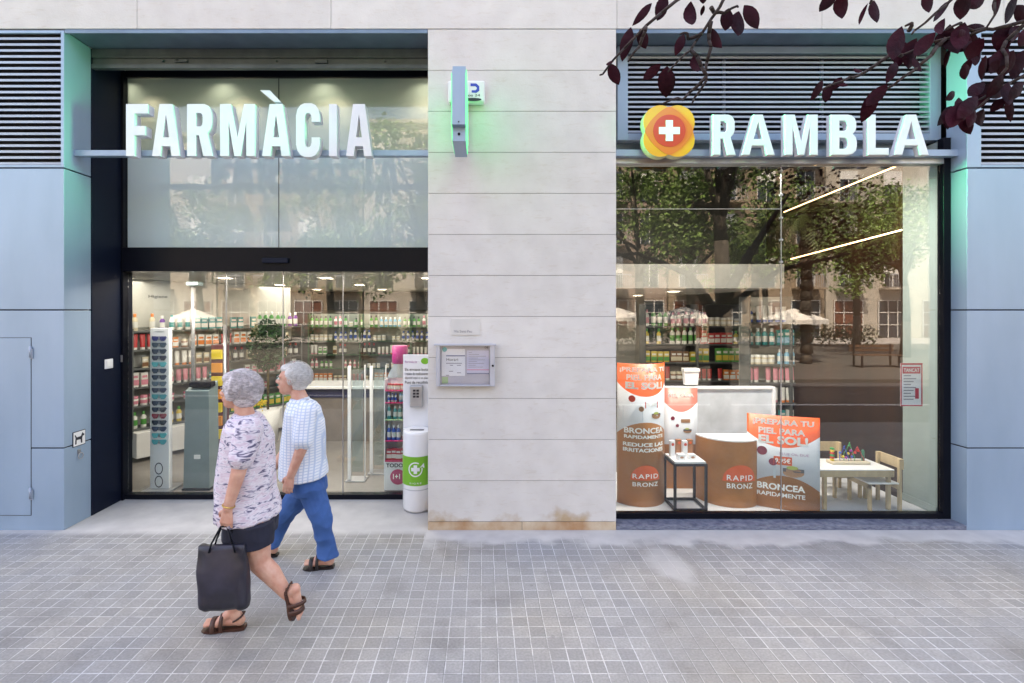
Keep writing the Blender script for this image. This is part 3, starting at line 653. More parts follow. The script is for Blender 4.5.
rg = [cc+Vector((.0, .028*math.cos(2*math.pi*i/14), .028*math.sin(2*math.pi*i/14))) for i in range(15)]; tor.tube(rg, .004, 6); tor.build('ring', STEEL, HK)
MB().bbox(LX+.001, LX+.006, 4.595, 4.63, cc.z+.02, cc.z+.06, .001).rod((LX, 4.612, cc.z+.028), (LX+.03, 4.612, cc.z+.028), .005).build('bracket', STEEL, HK)
BT = thing('wall_button', 'small white square button plate on the dark jamb left of the door', 'button', (-3.79, 4.97, Z(368, 4.97)))
MB().bbox(-3.789, -3.778, 4.915, 5.02, Z(368.5, 4.97), Z(359, 4.97), .004).build('plate', WHITE, BT)
MB().bbox(-3.777, -3.772, 4.93, 5.005, Z(367, 4.97), Z(360.5, 4.97), .003).build('rocker', MATTW, BT)
DS = thing('door_lock_switch', 'tiny grey key switch on the black door frame edge', 'switch', (-3.76, 5.14, 1.5))
MB().bbox(-3.786, -3.770, 5.130, 5.139, Z(362, 5.14), Z(355, 5.14), .001).build('plate', STEEL, DS)
# ------------------------------------------------------------ medicine bin with its panel
BN = thing('recycling_bin', 'white cylindrical medicine bin with a green cross label beside the stone pillar', 'bin', (X(415, 4.85), 4.9, .0))
by = 4.95; bx = X(415.5, by-.1)+.005; br_ = .145; bz1 = Z(432, by-.1)
MB().lathe([(br_*.96, .012), (br_, .03), (br_, bz1-.02), (br_*.97, bz1), (br_*.9, bz1+.003)], (bx, by, 0), 40).build('body', WHITE, BN)
MB().lathe([(br_*.93, 0), (br_*.93, .014)], (bx, by, 0), 32).build('base', STEEL, BN)
MB().bbox(bx-.07, bx+.07, by-.05, by-.01, bz1+.0035, bz1+.006, .001).build('slot', BLACK, BN)
def cyl(cx_, cy_, r): return lambda u_, v_, t: Vector((cx_+(r+t)*math.sin(u_/r), cy_-(r+t)*math.cos(u_/r), v_))
def cgrid(name, u0, u1, v0, v1, f, m, parent, nu=24, thick=.001):
    mb = MB(); vs_ = [f(u0+(u1-u0)*i/nu, v, thick) for v in (v0, v1) for i in range(nu+1)]
    vb = [f(u0+(u1-u0)*i/nu, v, 0) for v in (v0, v1) for i in range(nu+1)]
    mb.add(vs_, [(i, i+1, nu+2+i, nu+1+i) for i in range(nu)], 0, True); mb.add(vb, [(i, nu+1+i, nu+2+i, i+1) for i in range(nu)], 0, True)
    return mb.build(name, m, parent)
fb = cyl(bx, by, br_+.001)
gz0, gz1 = Z(486, by-.14), Z(457, by-.14)
gl_ = cgrid('green_label', -.24, .24, gz0, gz1, fb, mat('lime_green_print', (.16, .46, .03), .35, var=.02), BN, 30)
fb2 = cyl(bx, by, br_+.0025)
gc = (gz0+gz1)/2+.02
ring = [(math.cos(R(t))*.068, math.sin(R(t))*.068) for t in range(50, 371, 10)]+[(math.cos(R(t))*.056, math.sin(R(t))*.056) for t in range(370, 49, -10)]
def strip_shape(name, outer, inner, cx_, cz_, f, m, parent):
    mb = MB(); n = len(outer)
    vs_ = [f(cx_+a_, cz_+b_, .001) for a_, b_ in outer]+[f(cx_+a_, cz_+b_, .001) for a_, b_ in inner]
    mb.add(vs_, [(i, i+1, n+i+1, n+i) for i in range(n-1)]); return mb.build(name, m, parent)
rg_ = list(range(60, 371, 10))
strip_shape('arrow_ring', [(math.cos(R(t))*.072, math.sin(R(t))*.072) for t in rg_], [(math.cos(R(t))*.060, math.sin(R(t))*.060) for t in rg_], 0, gc, fb2, WHITE, gl_)
shape('arrow_head', [(.045, gc+.02), (.092, gc+.012), (.085, gc+.06)], fb2, WHITE, gl_, .001)
q, s_ = .042, .017
for k_, pl_ in enumerate(([(-s_, -q), (s_, -q), (s_, q), (-s_, q)], [(-q, -s_), (-s_-.0005, -s_), (-s_-.0005, s_), (-q, s_)], [(s_+.0005, -s_), (q, -s_), (q, s_), (s_+.0005, s_)])):
    shape('cross', [(a_, gc+b_) for a_, b_ in pl_], fb2, WHITE, gl_, .001)
txt('lettering', 'SIGRE', fb2, -.06, .06, gz0+.018, gz0+.034, WHITE, gl_, thick=.001, space=1.3)
cgrid('band', -.43, .43, Z(491, by-.14), Z(490, by-.14), cyl(bx, by, br_+.001), mat('pale_grey_band', (.5, .52, .55), .4), BN, 30)
BP = thing('information_panel', 'tall white information board with a grey dispenser on it, standing behind the recycling bin', 'information board', (X(420, 5.1), 5.12, 0))
pz1 = Z(354.5, 5.10)
MB().bbox(X(403, 5.10), -.495, 5.10, 5.125, .0, pz1, .006).build('board', WHITE, BP)
f_ = flat(5.0985)
shape('green_dot', disc(X(425, 5.1), Z(361, 5.1), .042, ry=.033), f_, mat('lime_green_print', (.2, .55, .03)), BP)
txt('lettering', 'farmàcia', f_, X(405, 5.1), X(417, 5.1), Z(363, 5.1), Z(360.5, 5.1), mat('mauve_ink', (.45, .22, .42), .6, var=0), BP)
for i, s_t in enumerate(('Els envasos buits', 'i restes de medicaments', 'dipositi aquí si us plau', 'Punt de recollida')):
    txt('lettering', s_t, f_, X(405, 5.1), X(428, 5.1), Z(370.8+i*4.3, 5.1), Z(368+i*4.3, 5.1), INK, BP)
dv = MB().bbox(X(410, 5.07), X(423, 5.07), 5.04, 5.099, Z(407, 5.07), Z(385, 5.07), .012).build('dispenser', STEEL, BP)
for r__ in range(3):
    for c__ in range(2): MB().bbox(X(413+c__*3.4, 5.04), X(415.6+c__*3.4, 5.04), 5.034, 5.0395, Z(391.6+r__*3, 5.04), Z(389.6+r__*3, 5.04), .001).build('key', INK, dv)
def cap_half(name, cu, v0, r, ry, f, m, parent, n=24):
    us = [cu-r+2*r*i/n for i in range(n+1)]; hs = [ry*math.sqrt(max(0, 1-((u-cu)/r)**2)) for u in us]; hs[0] = hs[-1] = .002
    vs_ = [f(u, v0, .001) for u in us]+[f(u, v0+h, .001) for u, h in zip(us, hs)]
    return MB().add(vs_, [(i, i+1, n+2+i, n+1+i) for i in range(n)]).build(name, m, parent)
# ------------------------------------------------------------ window display: posters and totems
ORG = (.80, .105, .018); BRN = (.42, .155, .035)
def poster_mat(name, W, H, top, botm, extra=None):
    """orange swoosh / white / brown areas laid out in the poster's own UV (metres)."""
    m = bpy.data.materials.new(name); m.use_nodes = True; n = m.node_tree; L = n.links; b = n.nodes['Principled BSDF']; b.inputs['Roughness'].default_value = .35
    uv = n.nodes.new('ShaderNodeUVMap'); uv.uv_map = 'UVMap'; sp = n.nodes.new('ShaderNodeSeparateXYZ'); L.new(uv.outputs[0], sp.inputs[0])
    def M(op, a_, b_=None):
        x = n.nodes.new('ShaderNodeMath'); x.operation = op
        for i, v in enumerate((a_, b_)):
            if v is None: continue
            if isinstance(v, (int, float)): x.inputs[i].default_value = v
            else: L.new(v, x.inputs[i])
        return x.outputs[0]
    c2 = M('MULTIPLY', M('SUBTRACT', sp.outputs[0], .5), 2); cc = M('MULTIPLY', c2, c2)
    def mix(fac, A, Bc):
        x = n.nodes.new('ShaderNodeMix'); x.data_type = 'RGBA'; L.new(fac, x.inputs[0])
        for s_, v in ((6, A), (7, Bc)):
            if isinstance(v, tuple): x.inputs[s_].default_value = (*v, 1)
            else: L.new(v, x.inputs[s_])
        return x.outputs[2]
    wash = M('MULTIPLY', sp.outputs[1], 1.0)
    white = mix(sp.outputs[1], (.45, .52, .62), (.78, .80, .83))
    nz = n.nodes.new('ShaderNodeTexNoise'); nz.inputs['Scale'].default_value = 3; L.new(uv.outputs[0], nz.inputs[0])
    brown = mix(nz.outputs[0], tuple(c*.8 for c in BRN), tuple(c*1.3 for c in BRN))
    if botm[0] > 0:
        tb = M('LESS_THAN', sp.outputs[1], M('SUBTRACT', botm[0]+botm[1], M('MULTIPLY', cc, botm[1]))); white = mix(tb, white, brown)
    tt = M('GREATER_THAN', sp.outputs[1], M('ADD', top[0]-top[1], M('MULTIPLY', cc, top[1]))); col = mix(tt, white, ORG)
    L.new(col, b.inputs['Base Color']); return m
def sheet(name, W, z0, z1, f, m, parent, nu=24, thick=.006):
    mb = MB(); vs_ = []; uvs = []
    for t in (0, -thick):
        for v in (z0, z1):
            for i in range(nu+1): vs_.append(f(-W/2+W*i/nu, v, t))
    k = nu+1
    fs = [(i, i+1, k+i+1, k+i) for i in range(nu)]+[(2*k+i, 3*k+i, 3*k+i+1, 2*k+i+1) for i in range(nu)]
    fs += [(i, 2*k+i, 2*k+i+1, i+1) for i in range(nu)]+[(k+i, k+i+1, 3*k+i+1, 3*k+i) for i in range(nu)]+[(0, k, 3*k, 2*k), (nu, 2*k+nu, 3*k+nu, k+nu)]
    me = bpy.data.meshes.new(name); me.from_pydata(vs_, [], fs); me.materials.append(m)
    ul = me.uv_layers.new(name='UVMap')
    for p in me.polygons:
        for li in p.loop_indices:
            vi = me.loops[li].vertex_index; i = vi % k; top_ = (vi//k) % 2
            ul.data[li].uv = (i/nu, float(top_))
        p.use_smooth = p.index < 2*nu
    bm = bmesh.new(); bm.from_mesh(me); bmesh.ops.recalc_face_normals(bm, faces=bm.faces); bm.to_mesh(me); bm.free()
    return link(name, me, parent)
WPR = mat('poster_white_print', (.92, .92, .90), .5, var=0); RPR = mat('poster_red_print', (.65, .06, .03), .5, var=0)
MPR = mat('poster_maroon_print', (.25, .02, .06), .5, var=0); OPR = mat('poster_orange_print', ORG, .45, var=0); BPR = mat('brown_board', BRN, .4, var=.1); LIM = mat('poster_lime_print', (.45, .55, .12), .5); TAN = mat('poster_tan_print', (.42, .22, .12), .5)
def product_picture(f, u, v, s, par):
    f2_ = lambda a_, b_, t: f(a_, b_, t)
    shape('jar_drawing', disc(u, v, s*.9, 20, ry=s*.42), f, TAN, par, .0012)
    shape('jar_drawing', rect(u-s*.9, u+s*.9, v+s*.08, v+s*.42), lambda a_, b_, t: f(a_, b_, t+.0014), mat('poster_grey_print', (.08, .09, .11), .4), par, .001)
    shape('jar_drawing', disc(u-s*.1, v+s*.5, s*.5, 16, ry=s*.18), lambda a_, b_, t: f(a_, b_, t+.0026), LIM, par, .001)
def lift(f, d): return lambda u_, v_, t: f(u_, v_, t+d)
# totem 1: tall, curved
def totem(cx_, cy_, r, W, z0, z1, rot, label, full=True, mats=None):
    t = thing('cardboard_totem', label, 'advertising display', (cx_, cy_, z0), 'curved sun-care cardboard displays')
    f = (lambda base: (lambda u_, v_, tt: Matrix.Rotation(rot, 4, 'Z') @ (base(u_, v_, tt)-Vector((cx_, cy_, 0)))+Vector((cx_, cy_, 0))))(cyl(cx_, cy_, r))
    H = z1-z0
    m = poster_mat('totem_print', W, H, (.865, .095), (.50, .09))
    s_ = sheet('printed_board', W, z0, z1, f, m, t)
    g = lift(f, .0015)
    txt('lettering', '¡PREPARA TU', g, -.44*W, .44*W, z0+.935*H, z0+.975*H, WPR, s_, .035, thick=.0008)
    txt('lettering', 'PIEL PARA', g, -.32*W, .32*W, z0+.885*H, z0+.925*H, WPR, s_, .035, thick=.0008)
    txt('lettering', 'EL SOL!', g, -.34*W, .34*W, z0+.822*H, z0+.873*H, WPR, s_, .055, thick=.0008)
    shape('dot', disc(-.23*W, z0+.755*H, .034, 18), g, RPR, s_, .0008); shape('dot', disc(-.08*W, z0+.685*H, .026, 18), g, TAN, s_, .0008)
    shape('tube_drawing', rect(-.38*W, -.06*W, z0+.60*H, z0+.70*H), lift(f, .0005), mat('poster_pale_blue', (.50, .60, .68), .5), s_, .0006)
    shape('price_box', rect(-.02*W, .22*W, z0+.69*H, z0+.735*H), g, RPR, s_, .0008)
    txt('lettering', '9,95', lift(f, .003), -.00*W, .20*W, z0+.70*H, z0+.727*H, WPR, s_, .035, thick=.0006)
    product_picture(g, .19*W, z0+.632*H, .062, s_)
    txt('lettering', 'BRONCEA', g, -.36*W, .36*W, z0+.512*H, z0+.552*H, WPR, s_, .03, thick=.0008)
    txt('lettering', 'RAPIDAMENTE', g, -.36*W, .36*W, z0+.476*H, z0+.500*H, WPR, s_, .035, thick=.0008)
    txt('lettering', 'REDUCE LAS', g, -.38*W, .36*W, z0+.420*H, z0+.447*H, WPR, s_, .035, thick=.0008)
    txt('lettering', 'IRRITACIONES', g, -.38*W, .36*W, z0+.382*H, z0+.409*H, WPR, s_, .035, thick=.0008)
    shape('rule', rect(-.38*W, .34*W, z0+.358*H, z0+.363*H), g, TAN, s_, .0006)
    cap_half('half_disc', .0*W, z0+.185*H, .155, .15, g, OPR, s_)
    txt('lettering', 'RAPID', lift(f, .003), -.22*W, .22*W, z0+.198*H, z0+.230*H, WPR, s_, .012, 1.2, thick=.0006)
    txt('lettering', 'BRONZ', g, -.22*W, .22*W, z0+.142*H, z0+.172*H, WPR, s_, .012, 1.1, thick=.0008)
    return t
z1 = Z(364.5, 4.80)
totem(X(639, 5.02), 5.12, .28, .60, .052, z1, R(3), 'tall curved orange, white and brown display at the left end of the window')
# a second, shorter one deeper in the window
t2 = thing('cardboard_totem', 'paler shorter display with a reddish top, behind the black-framed side table', 'advertising display', (X(681, 5.4), 5.4, .05), 'curved sun-care cardboard displays')
W2 = .36; z2a, z2b = .052, Z(388, 5.35); fq = lambda u_, v_, t: Vector((X(681, 5.35)+u_, 5.35-t, v_)); H2 = z2b-z2a
ORG_KEEP = ORG; ORG = (.50, .17, .13)
PALE_PR = poster_mat('pale_totem_print', W2, H2, (.86, .10), (.44, .0)); ORG = ORG_KEEP  # paler print tones than the first totem
s2 = sheet('printed_board', W2, z2a, z2b, fq, PALE_PR, t2, 4)
g = lift(fq, .0015)
txt('lettering', 'PIEL PARA', g, -.14, .14, z2b-.10, z2b-.06, WPR, s2, .02, thick=.0008); 
shape('dot', disc(-.09, z2b-.33, .022, 16), g, MPR, s2, .0008); shape('dot', disc(-.04, z2b-.41, .018, 16), g, MPR, s2, .0008)
shape('price_box', rect(0, .10, z2b-.38, z2b-.34), g, TAN, s2, .0008); product_picture(g, .07, z2b-.47, .05, s2)
# brown low half-round display
t3 = thing('round_display_stand', 'low curved brown display with white top and orange half disc', 'advertising display', (X(725, 5.1), 5.1, .05))
cx3, cy3, r3 = X(725, 5.13), 5.13, .315; z3a, z3b = .052, Z(441.5, 4.85)
mb = MB(); n = 40; a0, a1 = -R(88), R(88)
pts = [(cx3+r3*math.sin(a0+(a1-a0)*i/n), cy3-r3*math.cos(a0+(a1-a0)*i/n)) for i in range(n+1)]
vs_ = [(x, y, z) for z in (z3a, z3b) for x, y in pts]
mb.add(vs_, [(i, i+1, n+2+i, n+1+i) for i in range(n)], 0, True); mb.add(vs_, [(0, n+1, 2*n+1, n)], 0)
mb.build('curved_front', BPR, t3)
MB().add([(x, y, z) for z in (z3b, z3b+.012) for x, y in pts], [list(range(n+1))[::-1], list(range(n+1, 2*n+2))]+[(i, i+1, n+2+i, n+1+i) for i in range(n)]+[(n, 0, n+1, 2*n+1)]).build('white_top', WHITE, t3)
f3 = cyl(cx3, cy3, r3+.001); cgz = Z(478, 4.83)
cap_half('half_disc', 0, cgz-.035, .17, .165, f3, OPR, t3)
txt('lettering', 'RAPID', lift(f3, .002), -.13, .13, Z(480.2, 4.83), Z(475, 4.83), WPR, t3, .012, 1.25, thick=.0008)
txt('lettering', 'BRONZ', f3, -.13, .13, Z(488.4, 4.83), Z(483.2, 4.83), WPR, t3, .012, 1.1, thick=.001)
# wide slanting poster
t4 = thing('slanting_poster_board', 'wide orange, white and brown board standing slantwise mid-window', 'advertising display', (X(783, 4.8), 4.8, .05))
pa, pb = Vector((X(747, 4.93), 4.93)), Vector((X(820, 4.69), 4.69)); W4 = (pb-pa).length; dr = (pb-pa).normalized(); nr = Vector((dr.y, -dr.x)); mid = (pa+pb)/2
def f4(u_, v_, t):
    bow = .03*(1-(2*u_/W4)**2)
    q = mid+dr*u_+nr*(t-bow*-1+0); return Vector((q.x, q.y, v_))
z4a, z4b = .052, .965; H4 = z4b-z4a
s4 = sheet('printed_board', W4, z4a, z4b, f4, poster_mat('board_print', W4, H4, (.80, .14), (.22, .14)), t4)
g = lift(f4, .0015)
txt('lettering', '¡PREPARA TU', g, -.42*W4, .42*W4, z4a+.885*H4, z4a+.96*H4, WPR, s4, .04, thick=.0008)
txt('lettering', 'PIEL PARA', g, -.34*W4, .30*W4, z4a+.80*H4, z4a+.865*H4, WPR, s4, .04, thick=.0008)
txt('lettering', 'EL SOL!', g, -.34*W4, .34*W4, z4a+.695*H4, z4a+.785*H4, WPR, s4, .045, thick=.0008)
shape('dot', disc(-.29*W4, z4a+.61*H4, .044, 20), g, MPR, s4, .0008); shape('dot', disc(-.14*W4, z4a+.50*H4, .036, 20), g, MPR, s4, .0008)
shape('tube_drawing', rect(-.42*W4, -.10*W4, z4a+.33*H4, z4a+.56*H4), lift(f4, .0005), mat('poster_pale_blue', (.5, .6, .68)), s4, .0006)
txt('lettering', 'BLUE OIL DUE', g, -.05*W4, .35*W4, z4a+.585*H4, z4a+.61*H4, mat('mauve_ink', (.45, .22, .42)), s4, .0, thick=.0006)
shape('price_box', rect(-.13*W4, .12*W4, z4a+.475*H4, z4a+.565*H4), g, OPR, s4, .0008)
txt('lettering', '9,95€', lift(f4, .003), -.11*W4, .10*W4, z4a+.49*H4, z4a+.55*H4, WPR, s4, .02, thick=.0006)
product_picture(g, .14*W4, z4a+.40*H4, .10, s4)
txt('lettering', 'BRONCEA', g, -.36*W4, .30*W4, z4a+.20*H4, z4a+.27*H4, WPR, s4, .03, thick=.0008)
txt('lettering', 'RAPIDAMENTE', g, -.36*W4, .30*W4, z4a+.13*H4, z4a+.175*H4, WPR, s4, .02, thick=.0008)
shape('rule', rect(-.42*W4, .05*W4, z4a+.035*H4, z4a+.045*H4), g, TAN, s4, .0006)
# white low partition and box on it
t5 = thing('low_partition', 'low white partition board behind the displays in the window', 'partition', (X(725, 5.65), 5.65, .05))
MB().bbox(X(664, 5.65), X(774, 5.65), 5.64, 5.68, .052, Z(389, 5.65), .004).build('board', mat('cool_white_board', (.56, .61, .66), .5), t5)
MB().bbox(X(664, 5.65), X(774, 5.65), 5.62, 5.70, Z(389, 5.65)+.001, Z(389, 5.65)+.03, .004).bbox(X(771, 5.65), X(774, 5.65), 5.615, 5.639, .052, Z(389, 5.65), .003).build('frame', WHITE, t5)
t6 = thing('white_carton', 'small white lidded carton standing on the low white partition', 'box', (X(690, 5.66), 5.66, Z(389, 5.66)+.03))
b0 = Z(388, 5.66)+.04
mb = MB(); w_ = .085
mb.add([(X(690.5, 5.66)+sx_*q_, 5.66+sy_*q_*.4, z_) for z_, q_ in ((b0, w_*.85), (b0+.15, w_)) for sx_, sy_ in ((-1, -1), (1, -1), (1, 1), (-1, 1))], [(0, 3, 2, 1), (4, 5, 6, 7)]+[(i, (i+1) % 4, 4+(i+1) % 4, 4+i) for i in range(4)])
mb.build('body', WHITE, t6); MB().bbox(X(690.5, 5.66)-w_-.006, X(690.5, 5.66)+w_+.006, 5.66-.045, 5.66+.045, b0+.151, b0+.19, .005).build('lid', WHITE, t6)
# black-framed side table with white top, and cartons on it
t7 = thing('side_table', 'small side table with white top on a thin black cube frame, in the display window', 'table', (X(686, 4.9), 4.9, .05))
fx0, fx1, fy0, fy1 = X(675, 4.74), X(706, 4.74), 4.74, 5.02
bx0, bx1 = X(665, 5.02), X(695, 5.02)
zt7 = Z(462.5, 4.74)
sk = lambda x, y: x+(bx0-fx0)*(y-fy0)/(fy1-fy0)      # the frame stands a little turned
def bar(m_, p, q, s_=.011):
    p, q = Vector(p), Vector(q); d = (q-p).normalized(); u_ = Vector((0, 0, 1)) if abs(d.z) < .5 else Vector((1, 0, 0)); v_ = d.cross(u_).normalized(); u_ = v_.cross(d)
    c = [e+u_*a_*s_+v_*b_*s_ for e in (p, q) for a_, b_ in ((-1, -1), (1, -1), (1, 1), (-1, 1))]
    m_.add(c, [(3, 2, 1, 0), (4, 5, 6, 7)]+[(i, (i+1) % 4, 4+(i+1) % 4, 4+i) for i in range(4)])
mb = MB(); cs = [(fx0, fy0), (fx1, fy0), (sk(fx1, fy1), fy1), (sk(fx0, fy1), fy1)]
for i in range(4):
    a_, b_ = cs[i], cs[(i+1) % 4]
    bar(mb, (*a_, .055), (*a_, zt7-.012)); bar(mb, (*a_, zt7-.024), (*b_, zt7-.024)); bar(mb, (*a_, .066), (*b_, .066))
mb.build('frame', BLACK, t7)
MB().add([(x, y, z) for z in (zt7-.0115, zt7+.006) for x, y in cs], [(0, 3, 2, 1), (4, 5, 6, 7)]+[(i, (i+1) % 4, 4+(i+1) % 4, 4+i) for i in range(4)]).build('table_top', WHITE, t7)
for i, (px, py, wd, ht, nm, lb) in enumerate(((672, 4.93, .045, .155, 'carton', 'tall white carton with a red dot, left one on the black-framed side table'), (684.5, 4.93, .045, .155, 'carton', 'tall white carton with a red dot, right one on the black-framed side table'),
                               (680.5, 4.82, .07, .055, 'jar_box', 'squat white box printed with a jar, left one on the black-framed side table'), (691.5, 4.83, .065, .05, 'jar_box', 'squat white box printed with a jar, right one on the black-framed side table'))):
    x = X(px, py); t = thing(nm, lb, 'box', (x, py, zt7+.007), 'cartons on the side table')
    MB().bbox(x-wd/2, x+wd/2, py-wd/2, py+wd/2, zt7+.007, zt7+.007+ht, .002).build('carton_body', WHITE, t)
    if ht > .1: shape('dot', disc(x, zt7+.007+ht*.78, .015, 16), flat(py-wd/2-.0008), RPR, t, .0006)
    else: shape('jar_drawing', disc(x, zt7+.007+ht*.5, .018, 16, ry=.011), flat(py-wd/2-.0008), TAN, t, .0006)
for i, px in enumerate((678.5, 689.5)):
    y_ = 4.985; x = X(px, y_); t = thing('carton', 'tan carton with orange label standing %s the two tall white cartons' % ('between' if i == 0 else 'to the right of'), 'box', (x, y_, zt7+.007), 'cartons on the side table')
    MB().bbox(x-.027, x+.027, y_-.02, y_+.02, zt7+.007, zt7+.16, .002).build('carton_body', mat('tan_carton', (.38, .15, .06), .5), t)
    shape('dot', disc(x, zt7+.13, .014, 16), flat(y_-.0208), OPR, t, .0006)
# children's table, chairs and bead maze
PINE = mat('pale_pine', (.52, .40, .24), .45, var=.14, vscale=12, stretch=(1, 1, .2))
ct = thing('childrens_table', 'low children\'s table with white top and pale pine legs, right end of window', 'table', (3.6, 4.9, .05))
ta, tb = X(806, 4.74), X(891, 4.74); tz = .455
# the pine frame
tx0, tx1, ty0, ty1 = X(828, 4.74), X(895, 4.74)+.0, 4.745, 5.10
MB().bbox(tx0-.21, tx1, ty0, ty1, tz-.012, tz, .003).build('table_top', WHITE, ct)
MB().bbox(tx0-.21, tx1, ty0+.002, ty0+.02, tz-.075, tz-.0125, .002).bbox(tx0-.21, tx1, ty1-.02, ty1-.002, tz-.075, tz-.0125, .002).bbox(tx1-.02, tx1-.002, ty0+.021, ty1-.021, tz-.075, tz-.0125, .002).build('apron', PINE, ct)
for x, y in ((tx0-.02, ty0+.024), (tx1-.045, ty0+.024), (tx1-.045, ty1-.05), (tx0-.20, ty1-.05)):
    MB().bbox(x, x+.032, y, y+.032, .052, tz-.013, .003).build('leg', PINE, ct)
def kid_chair(cx_, cy_, rz, label):
    t = thing('childrens_chair', label, 'chair', (cx_, cy_, .05), "children's pine chairs", absolute=False, rz=rz)
    s_ = .145; sz = .27
    MB().bbox(-s_, s_, -s_, s_, sz-.014, sz, .003).build('seat', MATTW, t)
    MB().bbox(-s_, s_, -s_, -s_+.018, sz-.06, sz-.0145, .002).bbox(-s_, s_, s_-.018, s_, sz-.06, sz-.0145, .002).build('seat_rail', PINE, t)
    for x in (-s_, s_-.028): MB().bbox(x, x+.028, -s_, -s_+.028, .001, sz-.015, .003).build('leg', PINE, t)
    for x in (-s_, s_-.028): MB().bbox(x, x+.028, s_+.001, s_+.029, .001, .50, .003).build('leg', PINE, t)
    MB().bbox(-s_-.002, s_+.002, s_+.03, s_+.045, .40, .50, .003).build('backrest', PINE, t)
kid_chair(X(868, 4.93)+.02, 4.90, R(-90), 'small pine chair right of the children\'s table, back to the wall')
kid_chair(X(836, 5.25), 5.22, R(0), 'small pine chair behind the children\'s table, seen under the table top')
bm_ = thing('bead_maze', 'bead maze toy with coloured rings and bent wires on the children\'s table', 'toy', (X(848, 4.95), 4.95, tz))
px_, py_ = X(850, 4.93), 4.93
MB().bbox(px_-.21, px_+.17, py_-.05, py_+.05, tz+.002, tz+.03, .006).build('base', mat('pale_birch', (.55, .48, .36), .5), bm_)
WIREC = [(.02, .08, .45), (.03, .35, .12), (.5, .03, .04)]
for i, (dx, h, w2) in enumerate(((-.06, .14, .08), (-.01, .17, .10), (.07, .13, .12))):
    pts = [Vector((px_+dx-w2/2+w2*q_/12, py_+.02*math.sin(q_), tz+.03+h*math.sin(math.pi*q_/12)*(1+.2*math.sin(q_*1.7)))) for q_ in range(13)]
    MB().tube(pts, .003, 6).build('wire', mat('wire_colour_%s' % 'abc'[i], WIREC[i], .35, var=0), bm_)
bc = [(.75, .55, .03), (.6, .03, .02), (.03, .3, .08), (.03, .12, .5), (.35, .05, .3)]
def sphere(c, r, mb=None):
    mb = mb or MB(); pr = [(max(.0005, r*math.sin(math.pi*i/8)), -r*math.cos(math.pi*i/8)) for i in range(9)]; return mb.lathe(pr, c, 12)
for i, (dx, dz, q_) in enumerate(((-.10, .10, 3), (-.07, .06, 0), (-.04, .03+.02, 4), (-.02, .09, 0), (.01, .12, 4), (.05, .10, 1), (.02, .06, 3), (.08, .12, 1))):
    sphere(Vector((px_+dx, py_, tz+.01+dz)), .013).build('bead', mat('bead_colour_%s' % 'abcde'[q_], bc[q_], .3, var=0), bm_)
for i in range(6):
    c_ = (0, 1, 2, 1, 0, 2)[i]
    MB().lathe([(.006, 0), (.020, .004), (.020, .018), (.006, .022)], (px_-.18, py_, tz+.03+i*.022), 14).build('ring', mat('bead_colour_%s' % 'abcde'[c_], bc[c_]), bm_)
MB().lathe([(.014, 0), (.013, .10), (.004, .11)], (px_+.13, py_, tz+.03), 12).build('peg', mat('dark_green_paint', (.02, .16, .09), .4), bm_)
# notice taped inside the right pane
tn = thing('window_notice', 'white notice sheet with a red printed frame taped inside the right window', 'notice', (X(911, 4.66), 4.66, 1.2))
nf = lambda u_, v_, t: Vector((u_, 4.655-t, v_))
MB().box(X(900, 4.66), X(922, 4.66), 4.656, 4.658, Z(406, 4.66), Z(363, 4.66)).build('sheet', PAPER, tn)
RI = mat('crimson_print', (.50, .02, .05), .5, var=0)
u0, u1, v0, v1 = X(900, 4.66), X(922, 4.66), Z(406, 4.66), Z(363, 4.66)
for r__ in (rect(u0, u1, v1-.018, v1), rect(u0, u1, v0, v0+.012), rect(u0, u0+.012, v0+.0125, v1-.0185), rect(u1-.012, u1, v0+.0125, v1-.0185), rect(u0+.02, u1-.02, v1-.10, v1-.035)): shape('frame_print', r__, nf, RI, tn, .0008)
for i in range(9): shape('text_line', rect(u0+.03, u0+.03+.07+.05*(i*5 % 3)/2, v1-.125-i*.028, v1-.115-i*.028), nf, mat('grey_ink', (.25, .25, .3)), tn, .0006)
shape('stamp', rect(u1-.07, u1-.035, v0+.07, v0+.17), nf, RI, tn, .0007)
txt('lettering', 'TANCAT', lambda a_, b_, t: Vector((a_, 4.654-t, b_)), u0+.03, u1-.03, v1-.085, v1-.05, PAPER, tn, .02, thick=.0006)
# ------------------------------------------------------------ things behind the door glass
sgl = thing('sunglasses_stand', 'tall narrow white stand holding two columns of sunglasses behind the door glass', 'display stand', (X(159.5, 5.42), 5.42, 0))
sx0, sx1, syy = X(150, 5.40), X(169, 5.40), 5.40
sz0, sz1 = .03, Z(328, 5.40)
MB().bbox(sx0, sx1, syy, syy+.06, sz0, sz1, .004).build('panel', WHITE, sgl)
MB().bbox(sx0-.05, sx1+.05, syy-.08, syy+.2, .006, .029, .004).build('base', STEEL, sgl)
def glasses(cx_, cz_, y, w, col, parent, name='sunglasses', idx=0):
    mb = MB()
    lens = [(-.46, .22), (-.06, .20), (-.06, -.02), (-.14, -.22), (-.34, -.24), (-.45, -.06)]
    for s_ in (1, -1):
        pl_ = [(cx_+s_*a_*w, cz_+b_*w*.72) for a_, b_ in lens]
        if s_ == -1: pl_ = pl_[::-1]
        mb.prism(pl_, y-.012, y-.006)
    mb.box(cx_-.07*w, cx_+.07*w, y-.011, y-.007, cz_+.08*w, cz_+.14*w)
    for s_ in (1, -1): mb.box(cx_+s_*.46*w-.003, cx_+s_*.46*w+.003, y-.011, y+.02, cz_+.02*w, cz_+.1*w)
    t = tag(mb.build(name, col), '', 'sunglasses', 'sunglasses on the white stand'); return t
